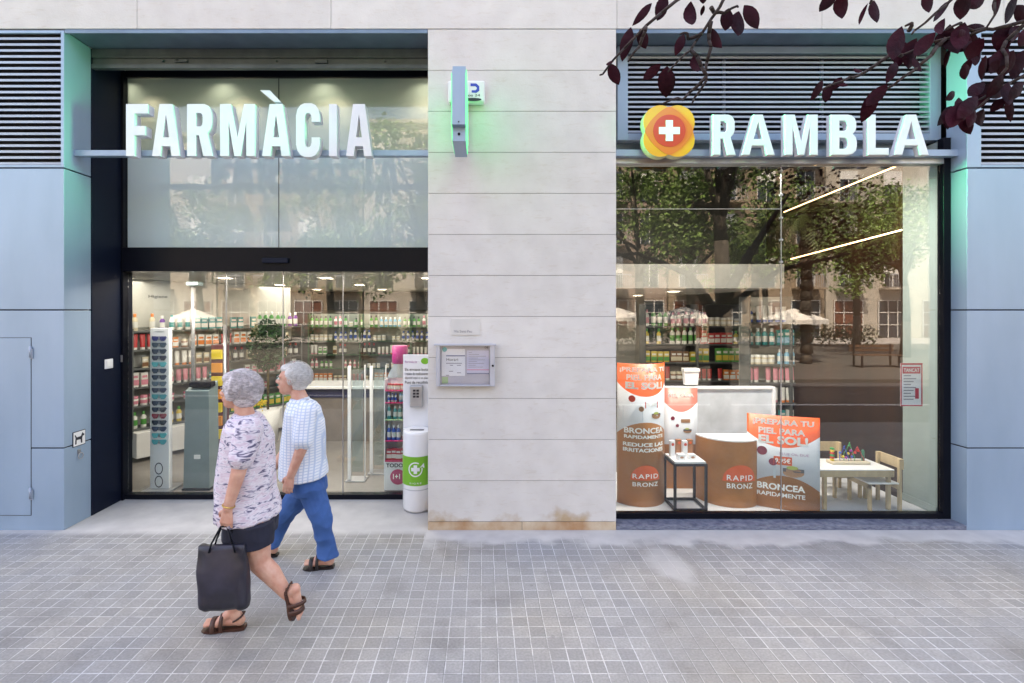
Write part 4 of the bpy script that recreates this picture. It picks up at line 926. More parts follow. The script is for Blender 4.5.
cols = [((.03, .03, .16), 'dark blue'), ((.04, .07, .10), 'smoky grey'), ((.02, .03, .06), 'blackish'), ((.02, .02, .05), 'black'), ((.06, .45, .50), 'turquoise'), ((.03, .05, .09), 'dark slate'), ((.02, .03, .06), 'dark navy'), ((.10, .15, .2), 'light smoke'),
        ((.03, .04, .08), 'deep grey'), ((.05, .35, .40), 'teal'), ((.02, .03, .06), 'ink black'), ((.02, .03, .06), 'charcoal'), ((.30, .04, .06), 'dark red'), ((.02, .03, .05), 'matt black'), ((.03, .05, .1), 'midnight blue'), ((.06, .45, .50), 'pale turquoise'), ((.05, .40, .45), 'aqua')]
ordw = ['first', 'second', 'third', 'fourth', 'fifth', 'sixth', 'seventh', 'eighth', 'ninth', 'tenth', 'eleventh', 'twelfth', 'thirteenth', 'fourteenth', 'fifteenth', 'sixteenth', 'seventeenth']
for i in range(17):
    zc = Z(338.5+i*6.45, 5.4)
    gm = mat('lens_'+cols[i][1].replace(' ', '_'), cols[i][0], .15, var=0)
    g_ = glasses((sx0+sx1)/2, zc, syy, .165, gm, None)
    g_['label'] = '%s sunglasses, %s pair from the top of the narrow white stand' % (cols[i][1], ordw[i])
    MB().bbox((sx0+sx1)/2-.012, (sx0+sx1)/2+.012, syy-.005, syy-.0005, zc-.02, zc+.01, .001).build('clip', STEEL, sgl)
gx = (sx0+sx1)/2; gz = Z(475, 5.4)
for s_ in (.072, -.072):
    strip_shape('glasses_drawing', [(math.cos(R(t))*.046, math.sin(R(t))*.066) for t in range(0, 361, 15)], [(math.cos(R(t))*.036, math.sin(R(t))*.054) for t in range(0, 361, 15)], gx-.006, gz+s_, flat(syy-.002), INK, sgl)
txt('lettering', 'sunglasses', flat(syy-.001), gx-.05, gx+.05, Z(332, 5.4), Z(330.5, 5.4), mat('grey_ink', (.25, .25, .3)), sgl)
# weighing scale with height rod
ws = thing('weighing_scale', 'grey personal weighing machine with a tall height-measuring pole, behind the door glass', 'scale', (X(198, 5.5), 5.5, 0))
GREYP = mat('grey_green_paint', (.16, .22, .23), .4, var=.05)
wx0, wx1 = X(185, 5.45), X(211, 5.45)
MB().add([(x, y, z) for x, y, z in ((wx0, 5.42, .03), (wx1, 5.42, .03), (wx1, 5.62, .03), (wx0, 5.62, .03), (wx0+.015, 5.43, 1.10), (wx1-.015, 5.43, 1.10), (wx1-.015, 5.62, 1.19), (wx0+.015, 5.62, 1.19))],
    [(0, 3, 2, 1), (4, 5, 6, 7), (0, 1, 5, 4), (1, 2, 6, 5), (2, 3, 7, 6), (3, 0, 4, 7)]).build('cabinet', GREYP, ws)
MB().bbox(wx0-.01, wx1+.01, 5.40, 5.75, .006, .029, .004).build('foot_plate', BLACK, ws)
MB().rod((X(193, 5.58), 5.58, 1.12), (X(193, 5.58), 5.58, 2.27), .022, n=12).build('pole', STEEL, ws)
MB().bbox(X(187, 5.55), X(199, 5.55), 5.52, 5.64, 2.275, 2.32, .01).build('sensor_head', GREYP, ws)
MB().bbox(X(187, 5.41), X(209, 5.41), 5.445, 5.55, 1.14, 1.20, .01).build('display_unit', BLACK, ws)
MB().bbox(X(194, 5.41), X(200, 5.41), 5.408, 5.418, Z(459, 5.41), Z(455, 5.41), .001).build('plate', MATTW, ws)
# bottle-shaped display
bd = thing('bottle_display', 'tall bottle-shaped display with magenta cap and shelves of toiletries beside the white board', 'display stand', (X(396, 5.4), 5.45, 0))
MAG = mat('magenta_plastic', (.40, .01, .16), .35, var=.02)
dx0, dx1, dyy = X(384, 5.38), X(408, 5.38), 5.36
cxm = (X(391, 5.4)+X(407, 5.4))/2
MB().lathe([(.085, 0), (.088, .01), (.088, .19), (.075, .20)], (cxm, 5.47, Z(364, 5.4)), 26).build('cap', MAG, bd)
zsd = Z(378, 5.38)
prof = [(dx0, zsd-.02), (dx0+.02, zsd+.03), (cxm-.08, Z(365, 5.4)), (cxm+.08, Z(365, 5.4)), (dx1+.03, zsd+.03), (dx1+.05, zsd-.02)]
MB().prism(prof, 5.56, 5.58).build('shoulder', mat('clear_blue_card', (.45, .55, .60), .3), bd)
mbk = MB(); mbk.bbox(dx0, dx1+.05, 5.57, 5.59, .02, zsd-.021, .003); mbk.bbox(dx0, dx0+.012, 5.38, 5.569, .02, zsd-.021, .002).bbox(dx1+.038, dx1+.05, 5.38, 5.569, .02, zsd-.021, .002).build('case', WHITE, bd)
MB().bbox(dx0+.013, dx1+.037, 5.375, 5.56, .02, Z(462, 5.38), .003).build('foot_panel', WHITE, bd)
shape('magenta_disc', disc(X(396, 5.37)+.02, Z(477, 5.37), .085, 24), flat(5.373), mat('magenta_print', (.55, .02, .13), .4), bd)
txt('lettering', '1+1', flat(5.370), X(393, 5.37), X(400, 5.37), Z(479, 5.37), Z(474, 5.37), WPR, bd, .03)
txt('lettering', 'TODO', flat(5.373), X(386, 5.37), X(403, 5.37), Z(467.5, 5.37), Z(463.5, 5.37), INK, bd, .03)
lev = [Z(q, 5.4) for q in (390, 402, 419, 440, 460)]
for z_ in lev: MB().bbox(dx0+.013, dx1+.037, 5.37, 5.569, z_-.012, z_, .002).build('shelf', mat('magenta_print', (.55, .02, .13)) if z_ != lev[2] else mat('soft_green', (.3, .48, .25)), bd)
# pharmacy counter
ctr = thing('shop_counter', 'long low white-topped counter with a dark recessed front in the middle of the shop', 'counter', (-1.6, 7.6, 0))
c0, c1 = X(300, 7.4), X(420, 7.4); cz1 = Z(386, 7.4)
MB().bbox(c0, c1, 7.35, 8.0, cz1-.04, cz1, .006).build('top', WHITE, ctr)
MB().box(c0+.05, c1-.05, 7.45, 7.95, .005, cz1-.041).build('front', mat('taupe_front', (.20, .17, .15), .4), ctr)
MB().box(c0+.05, c1-.05, 7.43, 7.449, cz1-.18, cz1-.05).build('recess', mat('midnight_band', (.03, .03, .08), .3), ctr)
# security gates
for i, (px, Yg) in enumerate(((350, 5.7), (372, 5.95))):
    t = thing('security_gate', 'clear %s security gate with pale upright edge just inside the door' % ('nearer' if i == 0 else 'farther, right-hand'), 'security gate', (X(px, Yg), Yg, 0), 'anti-theft gates at the door')
    x0 = X(px, Yg); ht = Z(366, Yg)
    MB().bbox(x0-.03, x0+.01, Yg, Yg+.03, .02, ht, .006).bbox(x0+.14, x0+.155, Yg+.10, Yg+.13, .02, ht, .006).build('upright', WHITE, t)
    MB().bbox(x0+.011, x0+.139, Yg+.05, Yg+.06, .10, ht-.05, .003).build('clear_panel', PERSPEX, t)
    MB().bbox(x0-.05, x0+.18, Yg-.03, Yg+.16, .006, .019, .004).build('base', STEEL, t)
po = thing('thin_post', 'thin pale upright post standing inside the shop right of the weighing machine', 'post', (X(225, 6.0), 6.0, 0))
MB().rod((X(225, 6), 6, .03), (X(225, 6), 6, Z(325, 6)), .022, n=10).build('pole', STEEL, po); MB().lathe([(.12, .006), (.12, .018), (.03, .029)], (X(225, 6), 6, 0), 18).build('base', STEEL, po)
# yellow and orange tall product display
yd = thing('product_tower', 'narrow tower display with orange and yellow packs, right of the weighing machine', 'display stand', (X(217, 6.3), 6.3, 0))
MB().bbox(X(211, 6.3), X(223, 6.3), 6.3, 6.45, .02, Z(345, 6.3), .004).build('tower', mat('maroon_card', (.12, .02, .03), .5), yd)
for i in range(7):
    MB().bbox(X(212, 6.28), X(222, 6.28), 6.26, 6.299, .35+i*.17, .35+i*.17+.12, .004).build('pack', mat('orange_pack', (.75, .28, .03), .4) if i % 2 else mat('yellow_pack', (.72, .55, .04), .4), yd)
# round green plant display
pd = thing('potted_plant', 'dark green round leafy plant with yellow flowers on a tall pot inside the shop', 'plant', (X(268, 7.4), 7.4, 0))
LEAFD = mat('dark_leaf', (.012, .06, .015), .5, var=.3); YF = mat('yellow_petal', (.7, .5, .03), .5)
def leafcloud(centres, n, size, seed=1, flatten=1.0):
    r2 = random.Random(seed); mb = MB()
    for _ in range(n):
        c, rr = centres[r2.randrange(len(centres))]
        while True:
            d = Vector((r2.uniform(-1, 1), r2.uniform(-1, 1), r2.uniform(-1, 1)))
            if d.length < 1: break
        d = d*(.55+.45*d.length) if d.length else d
        p = Vector(c)+Vector((d.x*rr, d.y*rr, d.z*rr*flatten)); s_ = size*r2.uniform(.6, 1.3)
        u_ = Vector((r2.gauss(0, 1), r2.gauss(0, 1), r2.gauss(0, .7))).normalized(); v_ = u_.orthogonal().normalized(); v_ = (Matrix.Rotation(r2.uniform(0, 6.28), 3, u_) @ v_)
        mid_ = u_.cross(v_)*s_*.12
        mb.add([p-u_*s_*.5, p-v_*s_*.28+mid_, p+u_*s_*.5, p+v_*s_*.28+mid_], [(0, 1, 2, 3)])
    return mb
cp = P(268, 343, 7.4)
leafcloud([(cp, .30), (cp+Vector((0, 0, .12)), .24), (cp+Vector((0, 0, -.15)), .26)], 2200, .085, 3).build('foliage', LEAFD, pd)
leafcloud([(P(268, 430, 7.3), .12), (P(262, 405, 7.3), .1)], 60, .05, 4).build('flowers', YF, pd)
MB().tube([Vector((cp.x, 7.4, .5)), Vector((cp.x, 7.4, cp.z))], .02, 8).build('stem', mat('plant_stem', (.12, .09, .04), .8), pd)
MB().lathe([(.13, .005), (.17, .5), (.15, .5), (.14, .42)], (cp.x, 7.4, 0), 20).build('pot', MATTW, pd)
# ------------------------------------------------------------ shelving and the goods on it
PC = {'white': (.72, .72, .68), 'cream': (.62, .55, .40), 'teal': (.03, .30, .30), 'purple': (.16, .04, .28), 'green': (.06, .30, .06), 'blue': (.03, .10, .42), 'orange': (.70, .20, .04), 'red': (.50, .04, .04), 'pink': (.62, .22, .28), 'yellow': (.65, .48, .08), 'brown': (.20, .09, .04), 'dark': (.04, .045, .05), 'sky blue': (.2, .48, .65)}
PM = {k_: mat('pack_'+k_.replace(' ', '_'), v_, .4, var=0) for k_, v_ in PC.items()}
protos = {}
def product(kind, body, cap):
    key = (kind, body, cap)
    if key in protos: return protos[key]
    mb = MB()
    if kind == 'bottle': mb.lathe([(.026, 0), (.028, .01), (.028, .125), (.014, .145), (.012, .15)], n=10); mb.lathe([(.015, .151), (.015, .185), (.012, .187)], n=10, mi=1); mb.lathe([(.0285, .035), (.0285, .10)], n=10, mi=2)
    elif kind == 'box': mb.bbox(-.034, .034, -.02, .02, 0, .15, .002); mb.box(-.0345, .0345, -.0215, -.0205, .02, .075, 1); mb.box(-.025, .025, -.0215, -.0205, .095, .12, 2)
    elif kind == 'jar': mb.lathe([(.033, 0), (.035, .01), (.035, .07), (.03, .075)], n=12); mb.lathe([(.036, .076), (.036, .10), (.033, .102)], n=12, mi=1); mb.lathe([(.0355, .02), (.0355, .055)], n=12, mi=2)
    elif kind == 'tube': mb.loft([((0, 0, 0), .022, .022), ((0, 0, .03), .023, .022), ((0, 0, .14), .028, .008), ((0, 0, .155), .028, .003)], n=12); mb.lathe([(.023, -.001), (.023, .022)], n=10, mi=1)
    me = bpy.data.meshes.new(kind); me.from_pydata(mb.v, [], mb.f)
    for m_ in (PM[body], PM[cap], PM['white' if body != 'white' else cap]): me.materials.append(m_)
    me.polygons.foreach_set('material_index', mb.mi); me.polygons.foreach_set('use_smooth', mb.sm)
    protos[key] = me; return me
counts = {'bottle': 0, 'box': 0, 'jar': 0, 'tube': 0}
NAMES = {'bottle': 'bottle', 'box': 'carton', 'jar': 'jar', 'tube': 'tube'}
def stock(a_, b_, z_, palette, unit, shelf, pitch=.085, fill=.9, sc_=1.0, depth=.09, seed=0):
    """one shelf of goods facing the street between points a_ and b_ (x, y)."""
    r2 = random.Random(seed); A, Bv = Vector(a_), Vector(b_); L_ = (Bv-A).length; d = (Bv-A).normalized(); nr_ = Vector((d.y, -d.x)); s_ = .05
    rz = math.atan2(d.y, d.x)
    while s_ < L_-.05:
        kind, body, cap = r2.choice(palette); run = r2.randint(1, 5); rs_ = r2.uniform(.78, 1.12); me = product(kind, body, cap)
        for _ in range(run):
            if s_ > L_-.05: break
            if r2.random() < fill and counts[kind] < 280:
                p = A+d*s_+nr_*(depth*.5+r2.uniform(-.01, .01))
                o = bpy.data.objects.new(NAMES[kind], me); COL.objects.link(o); o.location = (p.x, p.y, z_+.0015); o.rotation_euler = (0, 0, rz+r2.uniform(-.12, .12)); o.scale = (sc_*min(1, rs_+.08), sc_*min(1, rs_+.08), sc_*rs_*r2.uniform(.97, 1.03))
                tag(o, '%s %s with %s %s on the %s of %s' % (body, NAMES[kind], cap, 'label' if kind == 'box' else 'cap', shelf, unit), NAMES[kind], 'goods on the %s of %s' % (shelf, unit))
                counts[kind] += 1
            s_ += pitch*sc_*(1 if kind != 'tube' else .85)
        s_ += .015
def shelving(name, label, a_, b_, zs_, ztop, zbot, unit, palettes, depth=.28, seed=1, sc_=1.0, pitch=.085, back=None, basecab=False, shelfm=None, fill=.92):
    A, Bv = Vector(a_), Vector(b_); d = (Bv-A).normalized(); nr_ = Vector((d.y, -d.x)); L_ = (Bv-A).length
    t = thing(name, label, 'shelving', ((A.x+Bv.x)/2, (A.y+Bv.y)/2, 0))
    M_ = Matrix.Translation((A.x, A.y, 0)) @ Matrix.Rotation(math.atan2(d.y, d.x), 4, 'Z')   # local x along, local -y to the street
    MB().box(0, L_, 0, .03, zbot, ztop, M=M_).build('back_panel', back or INWALL, t)
    nb = max(2, int(L_/1.0))
    for i in range(nb+1):
        x = L_*i/nb; MB().box(x-.012, x+.012, -depth, -.001, zbot, ztop, M=M_).build('upright', shelfm or MATTW, t)
    for z_ in zs_: 
        mb = MB()
        for i in range(nb): mb.box(L_*i/nb+.013, L_*(i+1)/nb-.013, -depth+.01, -.001, z_-.02, z_, M=M_)
        mb.build('shelf', shelfm or MATTW, t)
    if basecab: MB().bbox(0, L_, -depth-.12, -.001, .06, zs_[-1]-.03, .004, M=M_).build('base_cabinet', MATTW, t)
    off = nr_*(depth*.55)
    names_ = ['top shelf', 'second shelf', 'third shelf', 'fourth shelf', 'fifth shelf', 'sixth shelf']
    for i, z_ in enumerate(zs_): stock(A+off, Bv+off, z_, palettes[i % len(palettes)], unit, names_[i], seed=seed*17+i, sc_=sc_, pitch=pitch, fill=fill)
    return t
Pw = [('bottle', 'white', 'teal'), ('bottle', 'purple', 'white'), ('bottle', 'green', 'white'), ('box', 'teal', 'white'), ('bottle', 'cream', 'orange')]
P2 = [('box', 'orange', 'white'), ('box', 'cream', 'red'), ('jar', 'brown', 'cream'), ('box', 'white', 'orange'), ('tube', 'red', 'white')]
P3 = [('box', 'white', 'green'), ('tube', 'white', 'pink'), ('box', 'cream', 'brown'), ('bottle', 'dark', 'red'), ('tube', 'white', 'orange')]
P4 = [('box', 'white', 'pink'), ('bottle', 'white', 'green'), ('jar', 'white', 'teal'), ('tube', 'pink', 'white')]
P5 = [('box', 'teal', 'sky blue'), ('bottle', 'teal', 'white'), ('box', 'white', 'teal'), ('jar', 'white', 'pink')]
P6 = [('box', 'green', 'yellow'), ('bottle', 'white', 'green'), ('box', 'red', 'white'), ('bottle', 'yellow', 'green')]
P7 = [('bottle', 'white', 'blue'), ('bottle', 'blue', 'white'), ('tube', 'white', 'blue')]
P8 = [('bottle', 'sky blue', 'white'), ('bottle', 'green', 'dark'), ('jar', 'cream', 'white'), ('bottle', 'white', 'pink')]
LA, LB = (X(124, 6.6), 6.6), (X(292, 8.7), 8.7)
DSH = mat('grey_shelf', (.10, .11, .11), .4)
shelving('wall_shelving', 'long shelving full of coloured packs on the left wall behind the door', LA, LB, [1.72, 1.47, 1.22, .97, .72, .42], 1.75, .3, 'the left wall shelving', [Pw, P2, P3, P4, P5, P6], basecab=True, seed=2, shelfm=DSH, sc_=1.25)
shelving('wall_shelving', 'shelving along the back wall with rows of small jars and bottles, behind the counter', (X(313, 10.2), 10.2), (-.4, 10.2), [1.66, 1.38, 1.10, .82, .54], 1.92, .25, 'the back wall shelving', [P8, [('jar', 'cream', 'white'), ('bottle', 'white', 'blue'), ('jar', 'orange', 'white')], P3, P8, P2], seed=5, back=mat('grey_green_back', (.20, .22, .19), .5), shelfm=mat('green_glass_shelf', (.05, .12, .07), .2), sc_=1.1)
shelving('wall_shelving', 'shelving with blue-capped bottles behind the right end of the white partition', (X(740, 7.5), 7.5), (X(821, 7.5), 7.5), [Z(q, 7.3) for q in (322, 345, 364, 382, 402, 422)], 2.2, .1, 'the right window shelving', [P7, P5, P8, P4, P3, P5], seed=9, shelfm=DSH, sc_=1.4, pitch=.075)
shelving('wall_shelving', 'darker shelving with yellow and green packs deep behind the display window', (X(640, 8.6), 8.6), (X(742, 8.6), 8.6), [Z(q, 8.4) for q in (326, 344, 362, 380)], 2.1, .1, 'the deep window shelving', [P8, P6, [('box', 'yellow', 'green'), ('box', 'brown', 'cream'), ('box', 'green', 'yellow')], P2], seed=12, back=VOIDM, shelfm=DSH, sc_=1.4, pitch=.075)
# goods standing in the bottle display
pal = [[('tube', 'orange', 'white'), ('jar', 'cream', 'red')], [('bottle', 'sky blue', 'red'), ('bottle', 'white', 'blue')], [('bottle', 'teal', 'white'), ('bottle', 'green', 'white')], [('bottle', 'blue', 'white'), ('bottle', 'sky blue', 'blue')], [('bottle', 'red', 'white'), ('box', 'red', 'white')]]
for i, z_ in enumerate(lev):
    stock((dx0+.0, 5.46), (dx1+.05, 5.46), z_, pal[i], 'the bottle-shaped display', ['top shelf', 'second shelf', 'third shelf', 'fourth shelf', 'bottom shelf'][i], pitch=.062, sc_=.85 if i > 1 else .6, seed=40+i, fill=1)
# wall header lettering
HD = thing('shelf_header', 'small grey lettering reading Higiene above the left wall shelves', 'sign', (*LA, 2.1))
dA = (Vector(LB)-Vector(LA)).normalized()
hf = lambda u_, v_, t: Vector((LA[0]+dA.x*u_+dA.y*(t+.03), LA[1]+dA.y*u_-dA.x*(t+.03), v_))
MB().add([hf(a_, b_, c_) for a_, b_, c_ in ((-1.2, 1.76, 0), (2.5, 1.76, 0), (2.5, 2.41, 0), (-1.2, 2.41, 0), (-1.2, 1.76, -.03), (2.5, 1.76, -.03), (2.5, 2.41, -.03), (-1.2, 2.41, -.03))], [(0, 1, 2, 3), (7, 6, 5, 4), (0, 4, 5, 1), (1, 5, 6, 2), (2, 6, 7, 3), (3, 7, 4, 0)]).build('inner_wall', INWALL, B)
txt('lettering', 'Higiene', lift(hf, .004), .28, .52, 2.16, 2.21, INK, HD)
# ------------------------------------------------------------ people
class Blob(MB):
    def cap(s, p, q, r0, r1, n=16, flat_=None):
        """tapered limb with round ends; flat_ squashes along world Y."""
        p, q = Vector(p), Vector(q); d = (q-p); L_ = d.length; d.normalize(); u_ = d.orthogonal().normalized(); v_ = d.cross(u_)
        rings = []
        for i in range(1, 6): t = math.pi/2*(1-i/5); rings.append((p-d*r0*math.sin(t), max(.0008, r0*math.cos(t))))
        for i in range(0, 5): t = math.pi/2*i/5; rings.append((q+d*r1*math.sin(t), max(.0008, r1*math.cos(t))))
        vs_ = []
        for c, r in rings:
            for i in range(n):
                o_ = (u_*math.cos(2*math.pi*i/n)+v_*math.sin(2*math.pi*i/n))*r
                if flat_: o_.y *= flat_
                vs_.append(c+o_)
        fs = [(j*n+i, j*n+(i+1) % n, (j+1)*n+(i+1) % n, (j+1)*n+i) for j in range(len(rings)-1) for i in range(n)]
        fs += [list(range(n))[::-1], list(range((len(rings)-1)*n, len(rings)*n))]
        s.add(vs_, fs, 0, True); return s
    def ell(s, c, rx, ry, rz, M=None, n=20, m=14):
        c = Vector(c); vs_ = []
        for j in range(m+1):
            t = math.pi*j/m; r = max(.004, math.sin(t))
            for i in range(n):
                d = Vector((rx*r*math.cos(2*math.pi*i/n), ry*r*math.sin(2*math.pi*i/n), -rz*math.cos(t)))
                vs_.append(c+(M @ d if M else d))
        fs = [(j*n+i, j*n+(i+1) % n, (j+1)*n+(i+1) % n, (j+1)*n+i) for j in range(m) for i in range(n)]
        fs += [list(range(n))[::-1], list(range(m*n, m*n+n))]
        s.add(vs_, fs, 0, True); return s
    def chain(s, pts, rads, **k):
        for a_, b_, r0, r1 in zip(pts, pts[1:], rads, rads[1:]): s.cap(a_, b_, r0, r1, **k)
        return s
def fuse(mb, name, m, parent=None, voxel=.006, smooth=6, fold=0, seed=0, fscale=9, fdir=(1, 1, 1)):
    me = bpy.data.meshes.new(name); me.from_pydata(mb.v, [], mb.f)
    o = bpy.data.objects.new('tmp', me); COL.objects.link(o)
    r_ = o.modifiers.new('r', 'REMESH'); r_.mode = 'VOXEL'; r_.voxel_size = voxel
    s_ = o.modifiers.new('s', 'SMOOTH'); s_.iterations = smooth; s_.factor = .5
    dg = bpy.context.evaluated_depsgraph_get(); dg.update(); me2 = bpy.data.meshes.new_from_object(o.evaluated_get(dg))
    bpy.data.objects.remove(o); me2.materials.clear(); me2.materials.append(m)
    if fold:
        nrm = [v.normal.copy() for v in me2.vertices]
        for v, n_ in zip(me2.vertices, nrm):
            q = Vector((v.co.x*fdir[0], v.co.y*fdir[1], v.co.z*fdir[2]))*fscale+Vector((seed, 0, 0))
            v.co += n_*fold*(1-2*abs(noise.noise(q)))*1.0
    me2.polygons.foreach_set('use_smooth', [True]*len(me2.polygons)); me2.name = name
    return link(name, me2, parent)
def skin_mat(name, col):
    m = mat(name, col, .5, var=.10, vscale=18, tint=(col[0]*.92, col[1]*.72, col[2]*.68), bump=.08, bscale=250)
    m.node_tree.nodes['Principled BSDF'].inputs['Subsurface Weight'].default_value = .08
    m.node_tree.nodes['Principled BSDF'].inputs['Subsurface Radius'].default_value = (.01, .004, .002); return m
def strands(T, root, m, seed, hs, front=-.42, n=2600, curl=1.0):
    r2 = random.Random(seed); mb = MB()
    for _ in range(n):
        an = r2.uniform(0, 2*math.pi); el = math.asin(r2.uniform(-.45, 1))
        if math.cos(an) < front and el < .85: continue
        d = Vector((math.cos(an)*math.cos(el), math.sin(an)*math.cos(el), math.sin(el)))
        p = Vector((.030+hs*d.x, hs*.86*d.y, .036+hs*.90*d.z)); fl = (Vector((.55, .25*d.y, -.75))-d*Vector((.55, .25*d.y, -.75)).dot(d)).normalized()
        sd_ = d.cross(fl).normalized(); l_ = r2.uniform(.018, .036); w_ = .0016; ph = r2.uniform(0, 6.28)
        pts = []
        for k_ in range(5):
            f_ = k_/4; pts.append(p+fl*l_*f_+sd_*.005*curl*math.sin(ph+f_*4)+d*(.004+.010*curl*math.sin(f_*3.0)*r2.uniform(.6, 1)))
        vs_ = []
        for k_, q in enumerate(pts): ww_ = w_*(1-.8*k_/4); vs_ += [T(*(q+sd_*ww_)), T(*(q-sd_*ww_))]
        mb.add(vs_, [(2*k_, 2*k_+1, 2*k_+3, 2*k_+2) for k_ in range(4)])
    return mb.build('hair_strands', m, root)
SKIN = skin_mat('warm_skin', (.62, .36, .27))
def hand(b, wrist, dirv, palmn, thumbd, s=1.0, curl=.9):
    """palm + five fingers; dirv along the hand, palmn = direction fingers curl to, thumbd = side of the thumb."""
    w_ = Vector(wrist); d = Vector(dirv).normalized(); n_ = Vector(palmn).normalized(); t = Vector(thumbd).normalized()
    for k_ in (-.5, -.17, .17, .5): b.cap(w_+d*.015*s+t*k_*.03*s, w_+d*.085*s+t*k_*.058*s, .014*s, .0125*s, n=10)
    for k_, L_ in ((.5, .068), (.17, .078), (-.17, .073), (-.5, .056)):
        p = w_+d*.085*s+t*k_*.062*s; a_ = curl*.35; r0 = .0092*s
        for j in range(3):
            dd = (d*math.cos(a_)+n_*math.sin(a_)); q = p+dd*L_*s*(.45, .32, .25)[j]; b.cap(p, q, r0, r0*.9, n=8); p = q; r0 *= .9; a_ += curl
    p = w_+d*.02*s+t*.022*s; q = p+(t*.75+d*.55+n_*.25).normalized()*.035*s; b.cap(p, q, .013*s, .011*s, n=8)
    r2 = q+(d*.85+t*.25+n_*.45).normalized()*.030*s; b.cap(q, r2, .0105*s, .0095*s, n=8); b.cap(r2, r2+(d*.8+n_*.6).normalized()*.022*s, .0095*s, .008*s, n=8)
def head(b, c, s=1.0, tilt=0):
    """head facing -X."""
    M = Matrix.Rotation(tilt, 3, 'Y'); T = lambda x, y, z: Vector(c)+M @ (Vector((x, y, z))*s)
    b.ell(T(.012, 0, .025), .098*s, .076*s, .092*s, M); b.ell(T(-.025, 0, -.03), .066*s, .060*s, .080*s, M)
    b.ell(T(-.045, 0, -.082), .040*s, .040*s, .030*s, M); b.ell(T(-.068, 0, .028), .022*s, .055*s, .020*s, M)
    b.cap(T(-.082, 0, .018), T(-.108, 0, -.018), .009*s, .014*s, n=10)
    for y in (-.012, .012): b.ell(T(-.098, y, -.022), .012*s, .010*s, .008*s, M)
    b.ell(T(-.089, 0, -.052), .010*s, .024*s, .0075*s, M); b.ell(T(-.086, 0, -.064), .011*s, .021*s, .0075*s, M)
    for y in (-.030, .030): b.ell(T(-.076, y, -.018), .020*s, .018*s, .018*s, M)
    for y in (-.078, .078): b.ell(T(.012, y, -.008), .016*s, .008*s, .030*s, M)
    return T
def face_bits(T, s, root, brow=(.35, .33, .32)):
    EYEW = mat('eye_white', (.75, .73, .70), .2, var=0); IRIS = mat('dark_iris', (.05, .03, .02), .15, var=0); LIPM = mat('lip_colour', (.48, .17, .15), .5, var=0)
    for y in (-.030, .030):
        MB().add([], []) ; e = Blob().ell(T(-.083, y, .006), .0125*s, .0125*s, .0085*s, n=14, m=8).build('eye', EYEW, root)
        Blob().ell(T(-.0935, y, .006), .003*s, .0055*s, .0055*s, n=10, m=6).build('iris', IRIS, e)
        Blob().cap(T(-.092, y-.016, .024), T(-.092, y+.016, .026), .004*s, .004*s, n=8).build('eyebrow', mat('grey_brow', brow, .8, var=0), root)
    Blob().ell(T(-.0975, 0, -.057), .004*s, .019*s, .0075*s, n=12, m=8).build('lips', LIPM, root)
def foot(b, heel, toe, ankle, r=.034):
    h, t, a_ = Vector(heel), Vector(toe), Vector(ankle); d = (t-h).normalized(); up = Vector((0, 0, 1)); sd = d.cross(up).normalized()
    b.cap(h+up*.0, a_, r*.95, r*1.02); m_ = h.lerp(t, .62); b.cap(a_, m_, r*.98, r*.72); b.cap(h, m_, r*.85, r*.72)
    b.cap(m_-sd*.018, m_+sd*.018, r*.7, r*.66)
    for k_, L_ in ((-.030, .9), (-.015, .96), (.0, 1), (.014, .97), (.028, .98)): b.cap(m_+sd*k_*.8, m_.lerp(t, L_)+sd*k_, .013 if k_ > .02 else .0105, .0125 if k_ > .02 else .0095, n=8)
